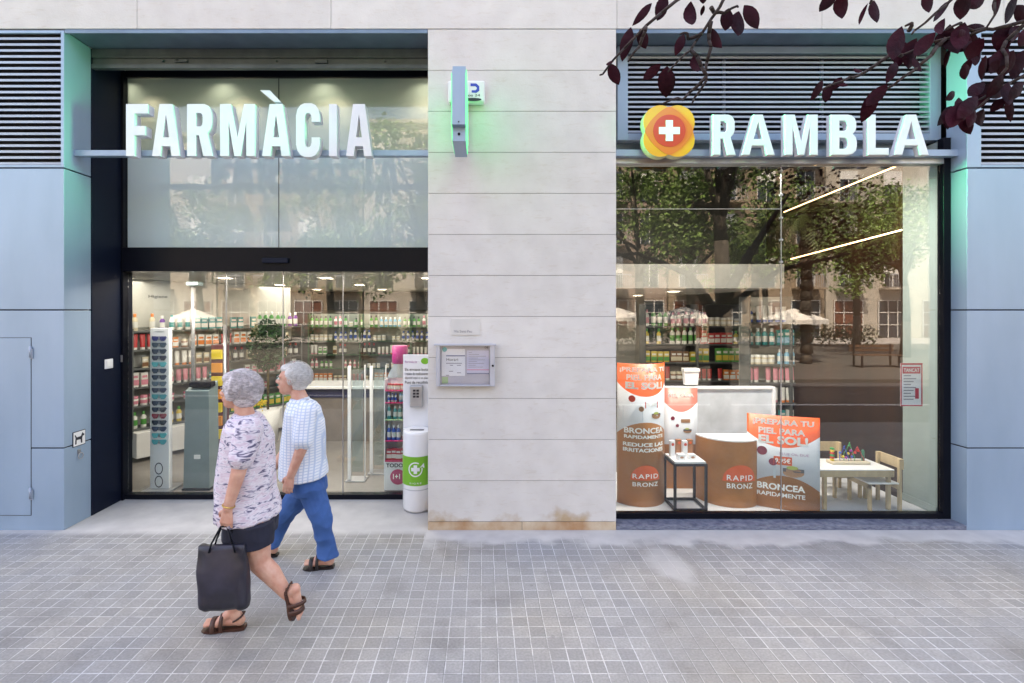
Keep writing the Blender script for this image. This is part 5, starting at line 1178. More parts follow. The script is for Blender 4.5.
def sandal(heel, toe, ankle, col, root, s=1.0, lowz=.0, two=True):
    h, t, a_ = Vector(heel), Vector(toe), Vector(ankle); d = (t-h).normalized(); up = Vector((0, 0, 1))
    sd = d.cross(up).normalized(); nu = sd.cross(d).normalized()
    if nu.z < 0: nu = -nu
    SOLE = mat('sandal_leather_'+col[0], col[1], .45, var=.1)
    out = []
    Lf = (t-h).length
    prof = [(-.16, .024), (-.05, .034), (.15, .036), (.4, .033), (.6, .042), (.8, .046), (.97, .038), (1.08, .018)]
    o0 = [h+d*(k_*Lf)+sd*w_*s for k_, w_ in prof]+[h+d*(k_*Lf)-sd*w_*s for k_, w_ in prof[::-1]]
    n = len(o0); dn = nu*-.034*s
    mb = MB().add([p+dn-nu*.020 for p in o0]+[p+dn for p in o0], [list(range(n)), list(range(n, 2*n))[::-1]]+[(i, (i+1) % n, n+(i+1) % n, n+i) for i in range(n)])
    shoe = mb.build('sandal', SOLE, root)
    def strap(c, rad_u, rad_n, w_, ax=d, un=nu):
        m2 = MB(); N_ = 16; vs_ = []
        for k_ in (-.5, .5):
            for i in range(N_+1):
                an = -.25+ (math.pi+.5)*i/N_; vs_.append(c+sd*math.cos(an)*rad_u+un*math.sin(an)*rad_n+ax*w_*k_)
        for k_ in (-.5, .5):
            for i in range(N_+1):
                an = -.25+(math.pi+.5)*i/N_; vs_.append(c+sd*math.cos(an)*(rad_u+.005)+un*math.sin(an)*(rad_n+.005)+ax*w_*k_)
        k = N_+1
        m2.add(vs_, [(i, i+1, k+i+1, k+i) for i in range(N_)]+[(2*k+i, 3*k+i, 3*k+i+1, 2*k+i+1) for i in range(N_)]+[(i, 2*k+i, 2*k+i+1, i+1) for i in range(N_)]+[(k+i, k+i+1, 3*k+i+1, 3*k+i) for i in range(N_)], 0, True)
        m2.build('strap', SOLE, shoe)
    strap(h+d*Lf*.72-nu*.026, .048*s, .052*s, .030)
    strap(h+d*Lf*.48-nu*.024, .043*s, .070*s, .022)
    # heel strap round the back of the ankle
    c = h.lerp(a_, .5)+nu*.006; m3 = Blob(); pts = [c+d*math.cos(q_)*-.048*s+sd*math.sin(q_)*.044*s+nu*(.010-.03*abs(q_)/1.7) for q_ in [(-1.7+3.4*i/12) for i in range(13)]]
    m3.tube(pts, .006, 8); m3.build('heel_strap', SOLE, shoe)
    return shoe
# ---- woman, nearest, walking left
WY = 3.02
W_ = tag(bpy.data.objects.new('person', None), '', 'person'); COL.objects.link(W_); W_.location = (X(240, WY), WY, 0); W_['_abs'] = 1
W_['label'] = 'grey-haired woman in patterned blouse and dark shorts walking left, carrying a black bag'; W_['group'] = 'passers-by'
b = Blob()
hc = P(238, 392, WY); T = head(b, hc, .93, R(6))
b.chain([P(243, 405, WY), P(246, 420, WY)], [.052, .060])
b.loft([(P(245, 418, WY), .045, .07), (P(247, 426, WY), .075, .15), (P(248, 440, WY), .105, .165), (P(247, 465, WY), .125, .165), (P(247, 490, WY), .135, .17), (P(250, 512, WY), .13, .175), (P(252, 528, WY), .115, .165), (P(252, 540, WY), .08, .12)], 24)
Ns, Fs = WY-.155, WY+.155
nsh, nel, nwr = P(248, 431, Ns), P(238, 474, Ns-.06), P(228, 508, Ns-.07)
b.chain([nsh, nel, nwr], [.052, .041, .028]); hand(b, nwr, (-.12, 0, -1), (.2, 1, 0), (-1, .1, .15), .98, .95)
fsh, fel, fwr = P(247, 431, Fs), P(244, 474, Fs+.05), P(240, 502, Fs+.03)
b.chain([fsh, fel, fwr], [.052, .041, .028]); hand(b, fwr, (-.3, 0, -1), (.2, -1, 0), (-1, -.1, .1), .98, .5)
# legs
sh_, sk_, sa_ = P(249, 528, WY+.085), P(238, 572, WY+.085), P(233, 611, WY+.06)
b.chain([sh_, sk_, sk_.lerp(sa_, .35)+Vector((.012, 0, 0)), sa_], [.098, .060, .058, .034])
hz = .052; heelA = Vector((X(240, 3.08), 3.08, hz)); toeA = Vector((X(207, 3.08), 3.06, hz-.008)); foot(b, heelA, toeA, sa_)
th_, tk_, ta_ = P(254, 528, WY-.085), P(260, 563, WY-.09), P(286, 593, WY-.09)
b.chain([th_, tk_, tk_.lerp(ta_, .35)+Vector((.012, 0, 0)), ta_], [.098, .060, .057, .035])
heelB = P(295, 589, WY-.09); toeB = P(303, 609, WY-.09)+Vector((-.015, 0, -.04)); foot(b, heelB, toeB, ta_)
Wb = fuse(b, 'body', SKIN, W_, .0045, 5)
Wb.name = 'body'
face_bits(T, .93, Wb)
HAIRW = mat('lilac_grey_hair', (.62, .57, .59), .65, var=.25, vscale=40, bump=.5, bscale=120, stretch=(1, 1, 3))
hb = Blob(); hb.ell(T(.026, 0, .040), .112, .096, .098); hb.ell(T(.055, 0, -.02), .075, .086, .075); hb.ell(T(-.035, 0, .088), .065, .066, .042)
for i in range(60):
    r2 = random.Random(i); an = r2.uniform(0, 6.28); el = r2.uniform(-.35, 1.5)
    if math.cos(an) < -.45 and el < .75: continue
    hb.ell(T(.028+.098*math.cos(an)*math.cos(el), .083*math.sin(an)*math.cos(el), .035+.085*math.sin(el)-(.03 if el < 0 else 0)), .032, .030, .036, n=8, m=6)
hairW = fuse(hb, 'hair', HAIRW, Wb, .0035, 8, .0035, 3, 75, (1, 1, .25))
strands(T, hairW, HAIRW, 21, .122)
def blouse_mat():
    m = bpy.data.materials.new('patterned_blouse'); m.use_nodes = True; n = m.node_tree; L = n.links; bs = n.nodes['Principled BSDF']; bs.inputs['Roughness'].default_value = .8
    tc = n.nodes.new('ShaderNodeTexCoord'); mp = n.nodes.new('ShaderNodeMapping'); mp.inputs['Scale'].default_value = (14, 14, 52); mp.inputs['Rotation'].default_value = (.1, .12, 0); L.new(tc.outputs['Object'], mp.inputs[0])
    t = n.nodes.new('ShaderNodeTexNoise'); t.inputs['Scale'].default_value = 1; t.inputs['Detail'].default_value = 3; t.inputs['Distortion'].default_value = 1.2; L.new(mp.outputs[0], t.inputs[0])
    cr = n.nodes.new('ShaderNodeValToRGB'); e = cr.color_ramp.elements; e[0].position = .34; e[0].color = (.10, .09, .16, 1); e[1].position = .48; e[1].color = (.72, .68, .73, 1)
    q = e.new(.41); q.color = (.40, .36, .46, 1); q = e.new(.62); q.color = (.60, .48, .56, 1); L.new(t.outputs[0], cr.inputs[0]); L.new(cr.outputs[0], bs.inputs['Base Color']); return m
BL = blouse_mat()
cb = Blob()
cb.loft([(P(245, 414, WY), .060, .075), (P(246, 419, WY), .085, .13), (P(247, 426, WY), .105, .178), (P(248, 440, WY), .130, .19), (P(247, 465, WY), .150, .19), (P(246, 490, WY), .162, .195), (P(248, 506, WY), .172, .214), (P(249, 513, WY), .174, .216)], 28)
cb.chain([nsh+Vector((0, .02, .005)), nsh.lerp(nel, .62)], [.068, .066]); cb.chain([fsh+Vector((0, -.02, .005)), fsh.lerp(fel, .62)], [.068, .066])
fuse(cb, 'blouse', BL, Wb, .006, 3, .013, 1, 9, (1.3, 1.3, .45))
NV = mat('navy_cotton', (.010, .012, .03), .8, var=.2)
cs_ = Blob()
cs_.loft([(P(250, 503, WY), .130, .17), (P(251, 517, WY), .152, .198), (P(251, 532, WY), .145, .20)], 26)
cs_.loft([(P(252, 520, WY-.085), .125, .125), (P(254, 543, WY-.09), .112, .118)], 22); cs_.loft([(P(249, 520, WY+.085), .12, .12), (P(246, 543, WY+.09), .112, .115)], 22)
fuse(cs_, 'shorts', NV, Wb, .006, 3, .004, 2, 10)
GOLD = mat('gold', (.75, .5, .15), .25, metal=1, var=0)
wr = nel.lerp(nwr, .93); dw = (nwr-nel).normalized(); uw = dw.orthogonal().normalized(); vw = dw.cross(uw)
MB().tube([wr+(uw*math.cos(2*math.pi*i/16)+vw*math.sin(2*math.pi*i/16))*.033 for i in range(17)], .004, 6).build('bracelet', GOLD, Wb)
BRS = ('brown', (.065, .022, .012))
sandal(heelA, toeA, sa_, BRS, Wb); sandal(heelB, toeB, ta_, BRS, Wb)
# the bag in her near hand
hp = nwr+Vector((-.026, .012, -.10))
BG = thing('tote_bag', 'black soft tote bag with two handles, hanging from the woman\'s near hand', 'bag', (hp.x, hp.y, Z(607, hp.y)))
bt_, bb_ = Z(545, hp.y), Z(607, hp.y); bw = .136; BAGM = mat('black_nylon', (.007, .007, .011), .42, var=.3, vscale=6, bump=.35, bscale=7, tint=(.035, .032, .055))
rings = []
mbb = MB(); n = 36
tilt = .035
for k_ in range(15):
    f_ = k_/14; z_ = bb_+(bt_-bb_)*f_; th = .055*(1-.6*f_**2)
    ring_ = []
    for i in range(n):
        t = 2*math.pi*i/n; c_, s_ = math.cos(t), math.sin(t); sx_ = math.copysign(abs(c_)**.35, c_)*bw*(.98+.05*math.sin(f_*3)); sy_ = math.copysign(abs(s_)**.5, s_)*th*(.55 if f_ == 0 else 1)
        wr_ = .016*noise.noise(Vector((sx_*16+f_*2, z_*7, 3+(s_ > 0)*5)))+.004*math.sin(sx_*60+z_*14)
        ring_.append((hp.x-.004+sx_+tilt*(f_-.5)*-.6, hp.y+sy_+wr_*1.6, z_+sx_*.04))
    rings.append(ring_)
vs_ = [p for r__ in rings for p in r__]
mbb.add(vs_, [(j*n+i, j*n+(i+1) % n, (j+1)*n+(i+1) % n, (j+1)*n+i) for j in range(14) for i in range(n)]+[list(range(n))[::-1], list(range(14*n, 15*n))], 0, True)
mbb.build('bag_body', BAGM, BG)
for s_ in (-1, 1):
    y0 = hp.y+s_*.028
    pts = [Vector((hp.x-.075, y0, bt_-.03)), Vector((hp.x-.060, y0, bt_+.02)), Vector((hp.x-.018, hp.y+s_*.006, hp.z-.008)), Vector((hp.x+.018, hp.y+s_*.006, hp.z-.008)), Vector((hp.x+.060, y0, bt_+.02)), Vector((hp.x+.075, y0, bt_-.03))]
    MB().tube(pts, .0055, 8).build('handle', BLACK, BG)
# ---- man, behind her, walking left
MY = 3.90
M_ = tag(bpy.data.objects.new('person', None), 'white-haired man in pale checked short-sleeved shirt and blue jeans walking left behind the woman', 'person', 'passers-by'); COL.objects.link(M_); M_.location = (X(310, MY), MY, 0); M_['_abs'] = 1
b = Blob(); hc = P(292, 380, MY); T = head(b, hc, 1.08, R(4))
b.chain([P(298, 393, MY), P(302, 404, MY)], [.058, .068])
b.loft([(P(301, 402, MY), .05, .08), (P(303, 409, MY), .085, .18), (P(304, 420, MY), .115, .195), (P(304, 440, MY), .125, .185), (P(305, 458, MY), .125, .175), (P(307, 475, MY), .100, .155), (P(308, 485, MY), .08, .13)], 24)
Ns, Fs = MY-.185, MY+.185
nsh, nel, nwr = P(305, 413, Ns), P(302, 447, Ns-.05), P(291, 475, Ns-.05)
b.chain([nsh, nel, nwr], [.056, .045, .031]); hand(b, nwr, (-.25, 0, -1), (.1, 1, 0), (-1, .1, .1), 1.05, .45)
fsh, fel, fwr = P(300, 413, Fs), P(288, 447, Fs+.04), P(272, 470, Fs)
b.chain([fsh, fel, fwr], [.056, .045, .031]); hand(b, fwr, (-.7, 0, -.7), (.8, -.4, -.3), (-.5, -.6, .5), 1.05, .5)
h1, k1, a1_ = P(311, 486, MY-.09), P(322, 519, MY-.09), P(327, 551, MY-.09)
hz = .052; heelM = Vector((X(330, MY-.09), MY-.09, hz)); toeM = Vector((X(306, MY-.09), MY-.11, hz-.008))
b.chain([h1+Vector((-.02, .02, -.06)), k1, a1_], [.062, .054, .036]); foot(b, heelM, toeM, a1_, .037)
h2, k2, a2_ = P(306, 483, MY+.09), P(284, 515, MY+.09), P(270, 547, MY+.09)
heelN = Vector((X(274, MY+.09), MY+.09, hz)); toeN = Vector((X(248, MY+.09), MY+.07, hz)); a2_.z = .12
b.chain([h2, k2, a2_], [.066, .054, .036]); foot(b, heelN, toeN, a2_, .037)
Mb = fuse(b, 'body', SKIN, M_, .005, 5)
face_bits(T, 1.08, Mb, (.6, .6, .6))
HAIRM = mat('white_hair', (.70, .68, .66), .65, var=.15, vscale=40, bump=.5, bscale=120, stretch=(1, 1, 3))
hb = Blob(); hb.ell(T(.030, 0, .040), .104, .088, .090); hb.ell(T(.058, 0, -.02), .060, .078, .060); hb.ell(T(-.030, 0, .082), .060, .060, .038)
for i in range(60):
    r2 = random.Random(i+500); an = r2.uniform(0, 6.28); el = r2.uniform(-.3, 1.5)
    if math.cos(an) < -.35 and el < .8: continue
    hb.ell(T(.032+.090*math.cos(an)*math.cos(el), .077*math.sin(an)*math.cos(el), .035+.079*math.sin(el)-(.02 if el < 0 else 0)), .022, .021, .024, n=8, m=6)
hairM = fuse(hb, 'hair', HAIRM, Mb, .0035, 8, .0035, 7, 75, (1, 1, .25))
strands(T, hairM, HAIRM, 22, .112, -.35, 2400, .7)
def check_mat():
    m = bpy.data.materials.new('checked_shirt'); m.use_nodes = True; n = m.node_tree; L = n.links; bs = n.nodes['Principled BSDF']; bs.inputs['Roughness'].default_value = .8
    tc = n.nodes.new('ShaderNodeTexCoord'); out = []
    for ax in 'XZ':
        wv = n.nodes.new('ShaderNodeTexWave'); wv.bands_direction = ax; wv.inputs['Scale'].default_value = 15 if ax == 'Z' else 10; wv.inputs['Distortion'].default_value = .5; L.new(tc.outputs['Object'], wv.inputs[0]); out.append(wv.outputs['Fac'])
    ad = n.nodes.new('ShaderNodeMath'); ad.operation = 'MINIMUM'; L.new(out[0], ad.inputs[0]); L.new(out[1], ad.inputs[1])
    cr = n.nodes.new('ShaderNodeValToRGB'); e = cr.color_ramp.elements; e[0].position = .0; e[0].color = (.46, .55, .70, 1); e[1].position = .22; e[1].color = (.76, .79, .84, 1)
    md = n.nodes.new('ShaderNodeMath'); md.operation = 'MULTIPLY'; md.inputs[1].default_value = .6; L.new(ad.outputs[0], md.inputs[0]); L.new(md.outputs[0], cr.inputs[0]); L.new(cr.outputs[0], bs.inputs['Base Color']); return m
cb = Blob()
cb.loft([(P(300, 399, MY), .066, .080), (P(302, 404, MY), .095, .15), (P(303, 410, MY), .118, .205), (P(304, 422, MY), .142, .212), (P(304, 440, MY), .158, .205), (P(303, 458, MY), .165, .205), (P(304, 470, MY), .172, .222), (P(304, 474, MY), .174, .224)], 28)
cb.chain([nsh+Vector((0, .02, 0)), nsh.lerp(nel, .8)], [.076, .074]); cb.chain([fsh+Vector((0, -.02, 0)), fsh.lerp(fel, .8)], [.076, .074])
shirt = fuse(cb, 'shirt', check_mat(), Mb, .006, 3, .010, 5, 8, (1.3, 1.3, .35))
cl_ = Blob(); cp_ = P(297, 401, MY)
cl_.tube([cp_+Vector((.075*math.cos(q_)+.008, .072*math.sin(q_), .022*math.cos(q_))) for q_ in [2*math.pi*i/18 for i in range(19)]], .014, 8)
cl_.build('collar', MATS.get('x') or mat('pale_collar', (.66, .70, .78), .8), shirt)
DEN = mat('blue_denim', (.035, .12, .34), .85, var=.15, vscale=5, bump=.25, bscale=300, tint=(.025, .085, .25))
jb = Blob()
jb.loft([(P(306, 467, MY), .112, .165), (P(308, 480, MY), .130, .183), (P(310, 490, MY), .12, .175)], 24)
jb.chain([h1+Vector((-.012, .02, -.01)), k1], [.094, .074]); jb.chain([h2+Vector((0, -.01, -.03)), k2], [.096, .074])
for k__, a__ in ((k1, a1_), (k2, a2_)):
    e__ = Vector((a__.x+.006, a__.y, .085))
    jb.loft([(k__+Vector((0, 0, .03)), .071, .070), (k__.lerp(e__, .3), .070, .068), (k__.lerp(e__, .65), .064, .062), (k__.lerp(e__, .9), .070, .064), (e__, .078, .068)], 24)
fuse(jb, 'jeans', DEN, Mb, .006, 2, .012, 9, 10, (1, 1, .8))
sandal(heelM, toeM, a1_, ('black', (.015, .010, .010)), Mb, 1.08); sandal(heelN, toeN, a2_, ('black', (.015, .010, .010)), Mb, 1.08)
# ------------------------------------------------------------ street behind the camera (seen mirrored in the glass)
BARK = mat('grey_brown_bark', (.07, .058, .045), .9, var=.3, vscale=8, bump=.6, bscale=20, stretch=(1, 1, .3)); LEAFG = mat('green_leaf', (.13, .22, .045), .5, var=.5, vscale=1.5, tint=(.035, .075, .018))
for m_ in (LEAFG,): m_.node_tree.nodes['Principled BSDF'].inputs['Transmission Weight'].default_value = .0
def street_tree(x, y, h, r, label, seed, n=3800, size=.22, tr=.16, z0=-.02):
    r2 = random.Random(seed)
    t = thing('street_tree', label, 'tree', (x, y, z0), 'leafy trees of the promenade')
    mb = MB(); top = Vector((x+r2.uniform(-.3, .3), y, z0+h*.55)); pts = [Vector((x, y, z0)), Vector((x+.05, y, z0+h*.2)), Vector((x-.05, y+.05, z0+h*.4)), top]
    mb.tube(pts, [tr*1.25, tr, tr*.85, tr*.65], 12); cs = []
    for i in range(9):
        a_ = 2*math.pi*i/9+r2.uniform(-.3, .3); l_ = r*r2.uniform(.5, .85); e = top+Vector((math.cos(a_)*l_, math.sin(a_)*l_, r2.uniform(-.15, .40)*h)); m2 = top.lerp(e, .5)+Vector((0, 0, .2)); s_ = pts[2].lerp(top, r2.uniform(.1, 1))
        mb.tube([s_, m2, e], [tr*.45, tr*.3, tr*.12], 7); cs.append((e, r*r2.uniform(.35, .5))); cs.append((m2+Vector((0, 0, .5)), r*.33))
        for j in range(2):
            e2 = e+Vector((r2.uniform(-1, 1), r2.uniform(-1, 1), r2.uniform(-.6, .8)))*r*.4; mb.tube([m2, e2], [tr*.15, tr*.05], 5); cs.append((e2, r*.3))
    cs.append((top+Vector((0, 0, h*.35)), r*.5))
    mb.build('trunk', BARK, t); leafcloud(cs, n, size, seed, .75).build('crown', LEAFG, t)
# mirrored column (pixel) -> place: virtual depth V, pane plane Yg
def mir(px, V, Yg=4.64): return ((px-PX0)/F*V, 2*Yg-V)
x, y = mir(640, 17); street_tree(x, y, 7.5, 2.6, 'leafy street tree opposite the left part of the display window', 11, 5200, .17)
x, y = mir(690, 19.5); street_tree(x, y, 8.2, 2.7, 'leafy street tree with a pale crown beyond the parasols', 12, 5000, .18)
x, y = mir(722, 15.5); street_tree(x, y, 10.5, 2.2, 'thick-trunked dark street tree standing on the promenade', 13, 3600, .18, .24)
x, y = mir(905, 21); street_tree(x, y, 7.6, 2.5, 'leafy street tree at the right of the promenade', 14, 5200, .17)
x, y = mir(330, 20, 5.2); street_tree(x, y, 8.0, 2.8, 'leafy street tree opposite the pharmacy door', 15, 4200, .19)
x, y = mir(200, 24, 5.2); street_tree(x, y, 8.5, 2.8, 'leafy street tree at the left of the promenade', 16, 4200, .19)
x, y = mir(420, 17, 5.2); street_tree(x, y, 8.5, 2.6, 'leafy street tree opposite the stone pillar', 17, 4200, .19)
x, y = mir(856, 24.5); street_tree(x, y, 8.6, 2.6, 'dense street tree in front of the ochre apartment block, right of the palm', 31, 5200, .18)
x, y = mir(765, 27); street_tree(x, y, 9.2, 2.6, 'dense street tree in front of the ochre apartment block, left of the palm', 32, 4200, .19)
FROND = mat('palm_leaf', (.09, .13, .03), .5, var=.3)
def palm(x, y, h, label, seed):
    r2 = random.Random(seed); t = thing('palm_tree', label, 'tree', (x, y, -.02), 'palms of the promenade')
    mb = MB()
    for i in range(14): z_ = h*i/14; mb.rod((x+.02*math.sin(i), y, z_-.02), (x+.02*math.sin(i+1), y, z_+h/14+.01), .21+.02*(i % 2), .17, 12)
    mb.build('trunk', BARK, t); lf = MB(); c = Vector((x, y, h))
    for i in range(30):
        a_ = r2.uniform(0, 6.28); up = r2.uniform(-.5, 1.2); L_ = r2.uniform(1.7, 2.4); pts = []
        for k_ in range(9):
            f_ = k_/8; d_ = L_*f_*math.cos(up*.6); pts.append(c+Vector((math.cos(a_)*d_, math.sin(a_)*d_, L_*(f_*math.sin(up)-f_*f_*.75))))
        sd_ = Vector((-math.sin(a_), math.cos(a_), 0))
        lf.tube(pts, .012, 4)
        for k_ in range(1, 24):
            f_ = k_/24*8; j = int(f_); p = pts[j].lerp(pts[j+1], f_-j) if j < 8 else pts[8]; fw = (pts[min(8, j+1)]-pts[j]).normalized(); w_ = .42*math.sin(math.pi*min(.98, .12+k_/26))
            for s_ in (-1, 1):
                tip = p+sd_*s_*w_+fw*w_*.5+Vector((0, 0, -w_*.45)); lf.add([p-fw*.02, p+fw*.03, tip], [(0, 1, 2)])
    lf.build('crown', FROND, t)
x, y = mir(806, 18.5); palm(x, y, 5.6, 'feathery palm tree among the promenade trees, opposite the right pane', 3)
x, y = mir(755, 26); palm(x, y, 6.2, 'second feathery palm tree, farther off on the promenade', 5)
# parasols of a terrace
CANV = mat('white_canvas', (.78, .76, .72), .8, var=.04)
def parasol(x, y, r, zt, label):
    t = thing('parasol', label, 'parasol', (x, y, -.02), 'white terrace parasols')
    MB().rod((x, y, 0), (x, y, zt-.02), .025).build('pole', STEEL, t)
    mb = MB(); n = 8; ring0 = [Vector((x+.03*math.cos(2*math.pi*i/n), y+.03*math.sin(2*math.pi*i/n), zt)) for i in range(n)]; ring1 = [Vector((x+r*math.cos(2*math.pi*i/n), y+r*math.sin(2*math.pi*i/n), zt-.42)) for i in range(n)]
    ring2 = [p-Vector((0, 0, .16)) for p in ring1]; dn = Vector((0, 0, -.012))
    v_ = ring0+ring1+ring2+[p+dn for p in ring0]+[p+dn for p in ring1]
    mb.add(v_, [(i, (i+1) % n, n+(i+1) % n, n+i) for i in range(n)]+[(n+i, n+(i+1) % n, 2*n+(i+1) % n, 2*n+i) for i in range(n)]+[(3*n+i, 4*n+i, 4*n+(i+1) % n, 3*n+(i+1) % n) for i in range(n)]+[list(range(n))])
    mb.build('canopy', CANV, t); MB().lathe([(.28, 0), (.28, .07), (.05, .08)], (x, y, -.018), 18).build('base', KERB, t)
for px, V, r_, zt, lb in ((684, 18, 1.45, 2.12, 'white parasol with folded rim on the promenade terrace, opposite the left display'), (793, 19, 1.15, 2.06, 'white parasol on the promenade terrace near the palm'), (193, 21, 1.0, 2.06, 'small white parasol opposite the door glass'), (618, 22, 1.3, 2.1, 'white parasol farther off opposite the stone pillar')):
    x, y = mir(px, V, 5.2 if px < 300 else 4.64); parasol(x, y, r_, zt, lb)
def bench(x, y, label):
    t = thing('park_bench', label, 'bench', (x, y, -.02), absolute=True)
    BW = mat('bench_wood', (.10, .05, .025), .6, var=.2)
    for k_ in range(4): MB().bbox(x-.8, x+.8, y+k_*.11, y+k_*.11+.09, .40, .43, .004).build('seat_slat', BW, t)
    for k_ in range(2): MB().bbox(x-.8, x+.8, y-.06, y-.03, .52+k_*.14, .62+k_*.14, .004).build('back_slat', BW, t)
    for s_ in (-.65, .65): MB().bbox(x+s_-.025, x+s_+.025, y-.02, y+.42, -.01, .04, .004).bbox(x+s_-.025, x+s_+.025, y-.025, y+.02, .041, .8, .004).bbox(x+s_-.025, x+s_+.025, y+.35, y+.40, .041, .399, .004).build('leg', BLACK, t)
x, y = mir(872, 17.5); bench(x, y, 'dark slatted park bench on the promenade facing the shop')
HEDGE = mat('dark_hedge', (.03, .06, .015), .7, var=.5, vscale=6)
for i, xh in enumerate((-14, -3.5, 7, 17.5)):
    t = thing('clipped_hedge', ['leftmost', 'second', 'third', 'rightmost'][i]+' clipped dark hedge along the far edge of the promenade', 'hedge', (xh, -18.5, -.02), 'hedges of the promenade')
    leafcloud([((xh+dx_*.5, -18.5, .62), .66) for dx_ in range(-9, 10)], 2600, .16, 60+i).build('foliage', HEDGE, t)
# opposite buildings
FAC = [mat('ochre_render', (.26, .20, .14), .8, var=.06, vscale=1), mat('cream_render', (.38, .35, .30), .8, var=.05, vscale=1), mat('pink_render', (.28, .21, .17), .8, var=.06, vscale=1)]
WGL = mat('dark_window_glass', (.03, .04, .05), .1, var=0); RAILM = mat('balcony_rail', (.35, .37, .40), .5, var=0); DOORB = mat('brown_shopfront', (.13, .04, .018), .5, var=.15); AWN = mat('white_blind', (.6, .6, .58), .7, var=0)
def house(x0, x1, h, m_, label, seed):
    r2 = random.Random(seed); y = -26.5; t = thing('apartment_building', label, 'building', ((x0+x1)/2, y, -.03), 'apartment blocks across the promenade')
    MB().box(x0+.02, x1-.02, y-9, y, -.03, h).build('wall', m_, t); MB().box(x0-.05, x1+.05, y-9.2, y+.25, h+.01, h+.3).build('roof', KERB, t)
    nb = max(2, int((x1-x0)/2.6)); st = (x1-x0)/nb
    fl_ = 0
    while 4.0+fl_*3.1+2.6 < h:
        z_ = 3.6+fl_*3.1
        for i in range(nb):
            xc = x0+st*(i+.5); wn = MB().box(xc-.62, xc+.62, y+.003, y+.05, z_+.12, z_+2.3).build('window', WGL, t)
            MB().box(xc-.66, xc-.621, y+.003, y+.09, z_+.12, z_+2.34).box(xc+.621, xc+.66, y+.003, y+.09, z_+.12, z_+2.34).box(xc-.03, xc+.03, y+.051, y+.08, z_+.12, z_+2.3).build('frame', AWN, wn)
            if r2.random() < .5: MB().box(xc-.62, xc+.62, y+.082, y+.11, z_+2.3-r2.uniform(.5, 1.5), z_+2.3).build('blind', AWN, wn)
            if (i+seed) % 3 != 2:
                bl = MB().box(xc-1.0, xc+1.0, y+.003, y+1.0, z_-.12, z_).build('balcony', m_, t); rl = MB().box(xc-1.0, xc+1.0, y+.96, y+1.0, z_+.9, z_+.96)
                for k_ in range(14): rl.box(xc-.99+k_*.152, xc-.965+k_*.152, y+.97, y+.99, z_+.001, z_+.9)
                rl.build('railing', RAILM, bl)
        fl_ += 1
    for i in range(nb):
        xc = x0+st*(i+.5); sh_ = MB().box(xc-1.05, xc+1.05, y+.003, y+.06, .0, 2.7).build('shopfront', DOORB if i % 2 == 0 else WGL, t)
        fr_ = MB()
        for k_ in range(4): fr_.box(xc-1.06+k_*.69, xc-1.01+k_*.69, y+.061, y+.10, .0, 2.7)
        for z_ in (.9, 1.8, 2.66): fr_.box(xc-1.06, xc+1.06, y+.101, y+.12, z_, z_+.05)
        fr_.build('frame', AWN, sh_)
hx = [(-34, -20, 15, 1), (-19.9, -9, 13, 0), (-8.9, 3, 16, 1), (3.1, 13.5, 14, 2), (13.6, 25, 16, 0), (25.1, 38, 15, 1)]
hl = ['cream apartment block at the far left across the promenade', 'ochre apartment block second from the left', 'tall cream apartment block with railings opposite the door', 'pinkish apartment block opposite the stone pillar', 'tall ochre apartment block with brown shopfronts opposite the display window', 'cream apartment block at the far right across the promenade']
for (a_, b_, h_, m__), l_ in zip(hx, hl): house(a_, b_, h_, FAC[m__], l_, int(a_+50))
# ------------------------------------------------------------ purple-leaved plum tree reaching over the camera
PT = thing('plum_tree', 'purple-leaved plum tree whose dark red leafy twigs hang into the top right corner', 'tree', (4.05, .98, 0))
YP = 1.12
twg = MB()
def q3(px, py, y=YP): return P(px, py, y)
tw = [[(1090, -60), (690, 0-8), (645, 27), (612, 63), (600, 75)], [(1090, -60), (730, -12), (711, 20), (690, 50), (668, 72)], [(711, 22), (711, 48), (705, 82), (692, 104)], [(690, 50), (705, 78), (684, 98), (662, 104)],
      [(711, 8), (727, 11), (738, 7)], [(645, 28), (640, 45), (628, 62)], [(700, 36), (688, 38), (680, 34)],
      [(1100, 10), (1024, 22), (985, 30), (950, 36), (906, 52), (880, 60)], [(906, 52), (887, 58), (862, 73), (838, 84), (815, 90)], [(950, 36), (918, 66), (892, 86), (872, 98)],
      [(1100, 60), (1030, 72), (985, 97), (945, 118)], [(1100, -40), (960, -8), (932, 16), (912, 34)], [(1100, -50), (1000, -10), (985, 30)], [(985, 30), (962, 24), (945, 30)], [(912, 28), (905, 26)], [(1024, 22), (1005, 48), (1000, 80), (975, 110)], [(875, -14), (870, 4)], [(1090, -60), (850, -18), (830, -12)]]
for pl_ in tw:
    pts = [q3(*p_) for p_ in pl_]; n = len(pts)
    fine = []
    for a_, b_ in zip(pts, pts[1:]):
        for k_ in range(3): f_ = k_/3; fine.append(a_.lerp(b_, f_)+Vector((0, .012*math.sin(3*(a_.x+f_)*20), .002*math.sin(50*(a_.x+f_)))))
    fine.append(pts[-1]); twg.tube(fine, [.0042*(1-.75*i/len(fine))+.0006 for i in range(len(fine))], 6)
far = q3(1100, -50); limb = [Vector((4.05, .98, 0)), Vector((4.02, 1.0, .9)), Vector((3.95, 1.0, 1.9)), Vector((3.5, 1.02, 2.6)), Vector((2.6, 1.06, 2.95)), far]
PBARK = mat('dark_plum_bark', (.045, .03, .028), .85, var=.3, bump=.5, bscale=40)
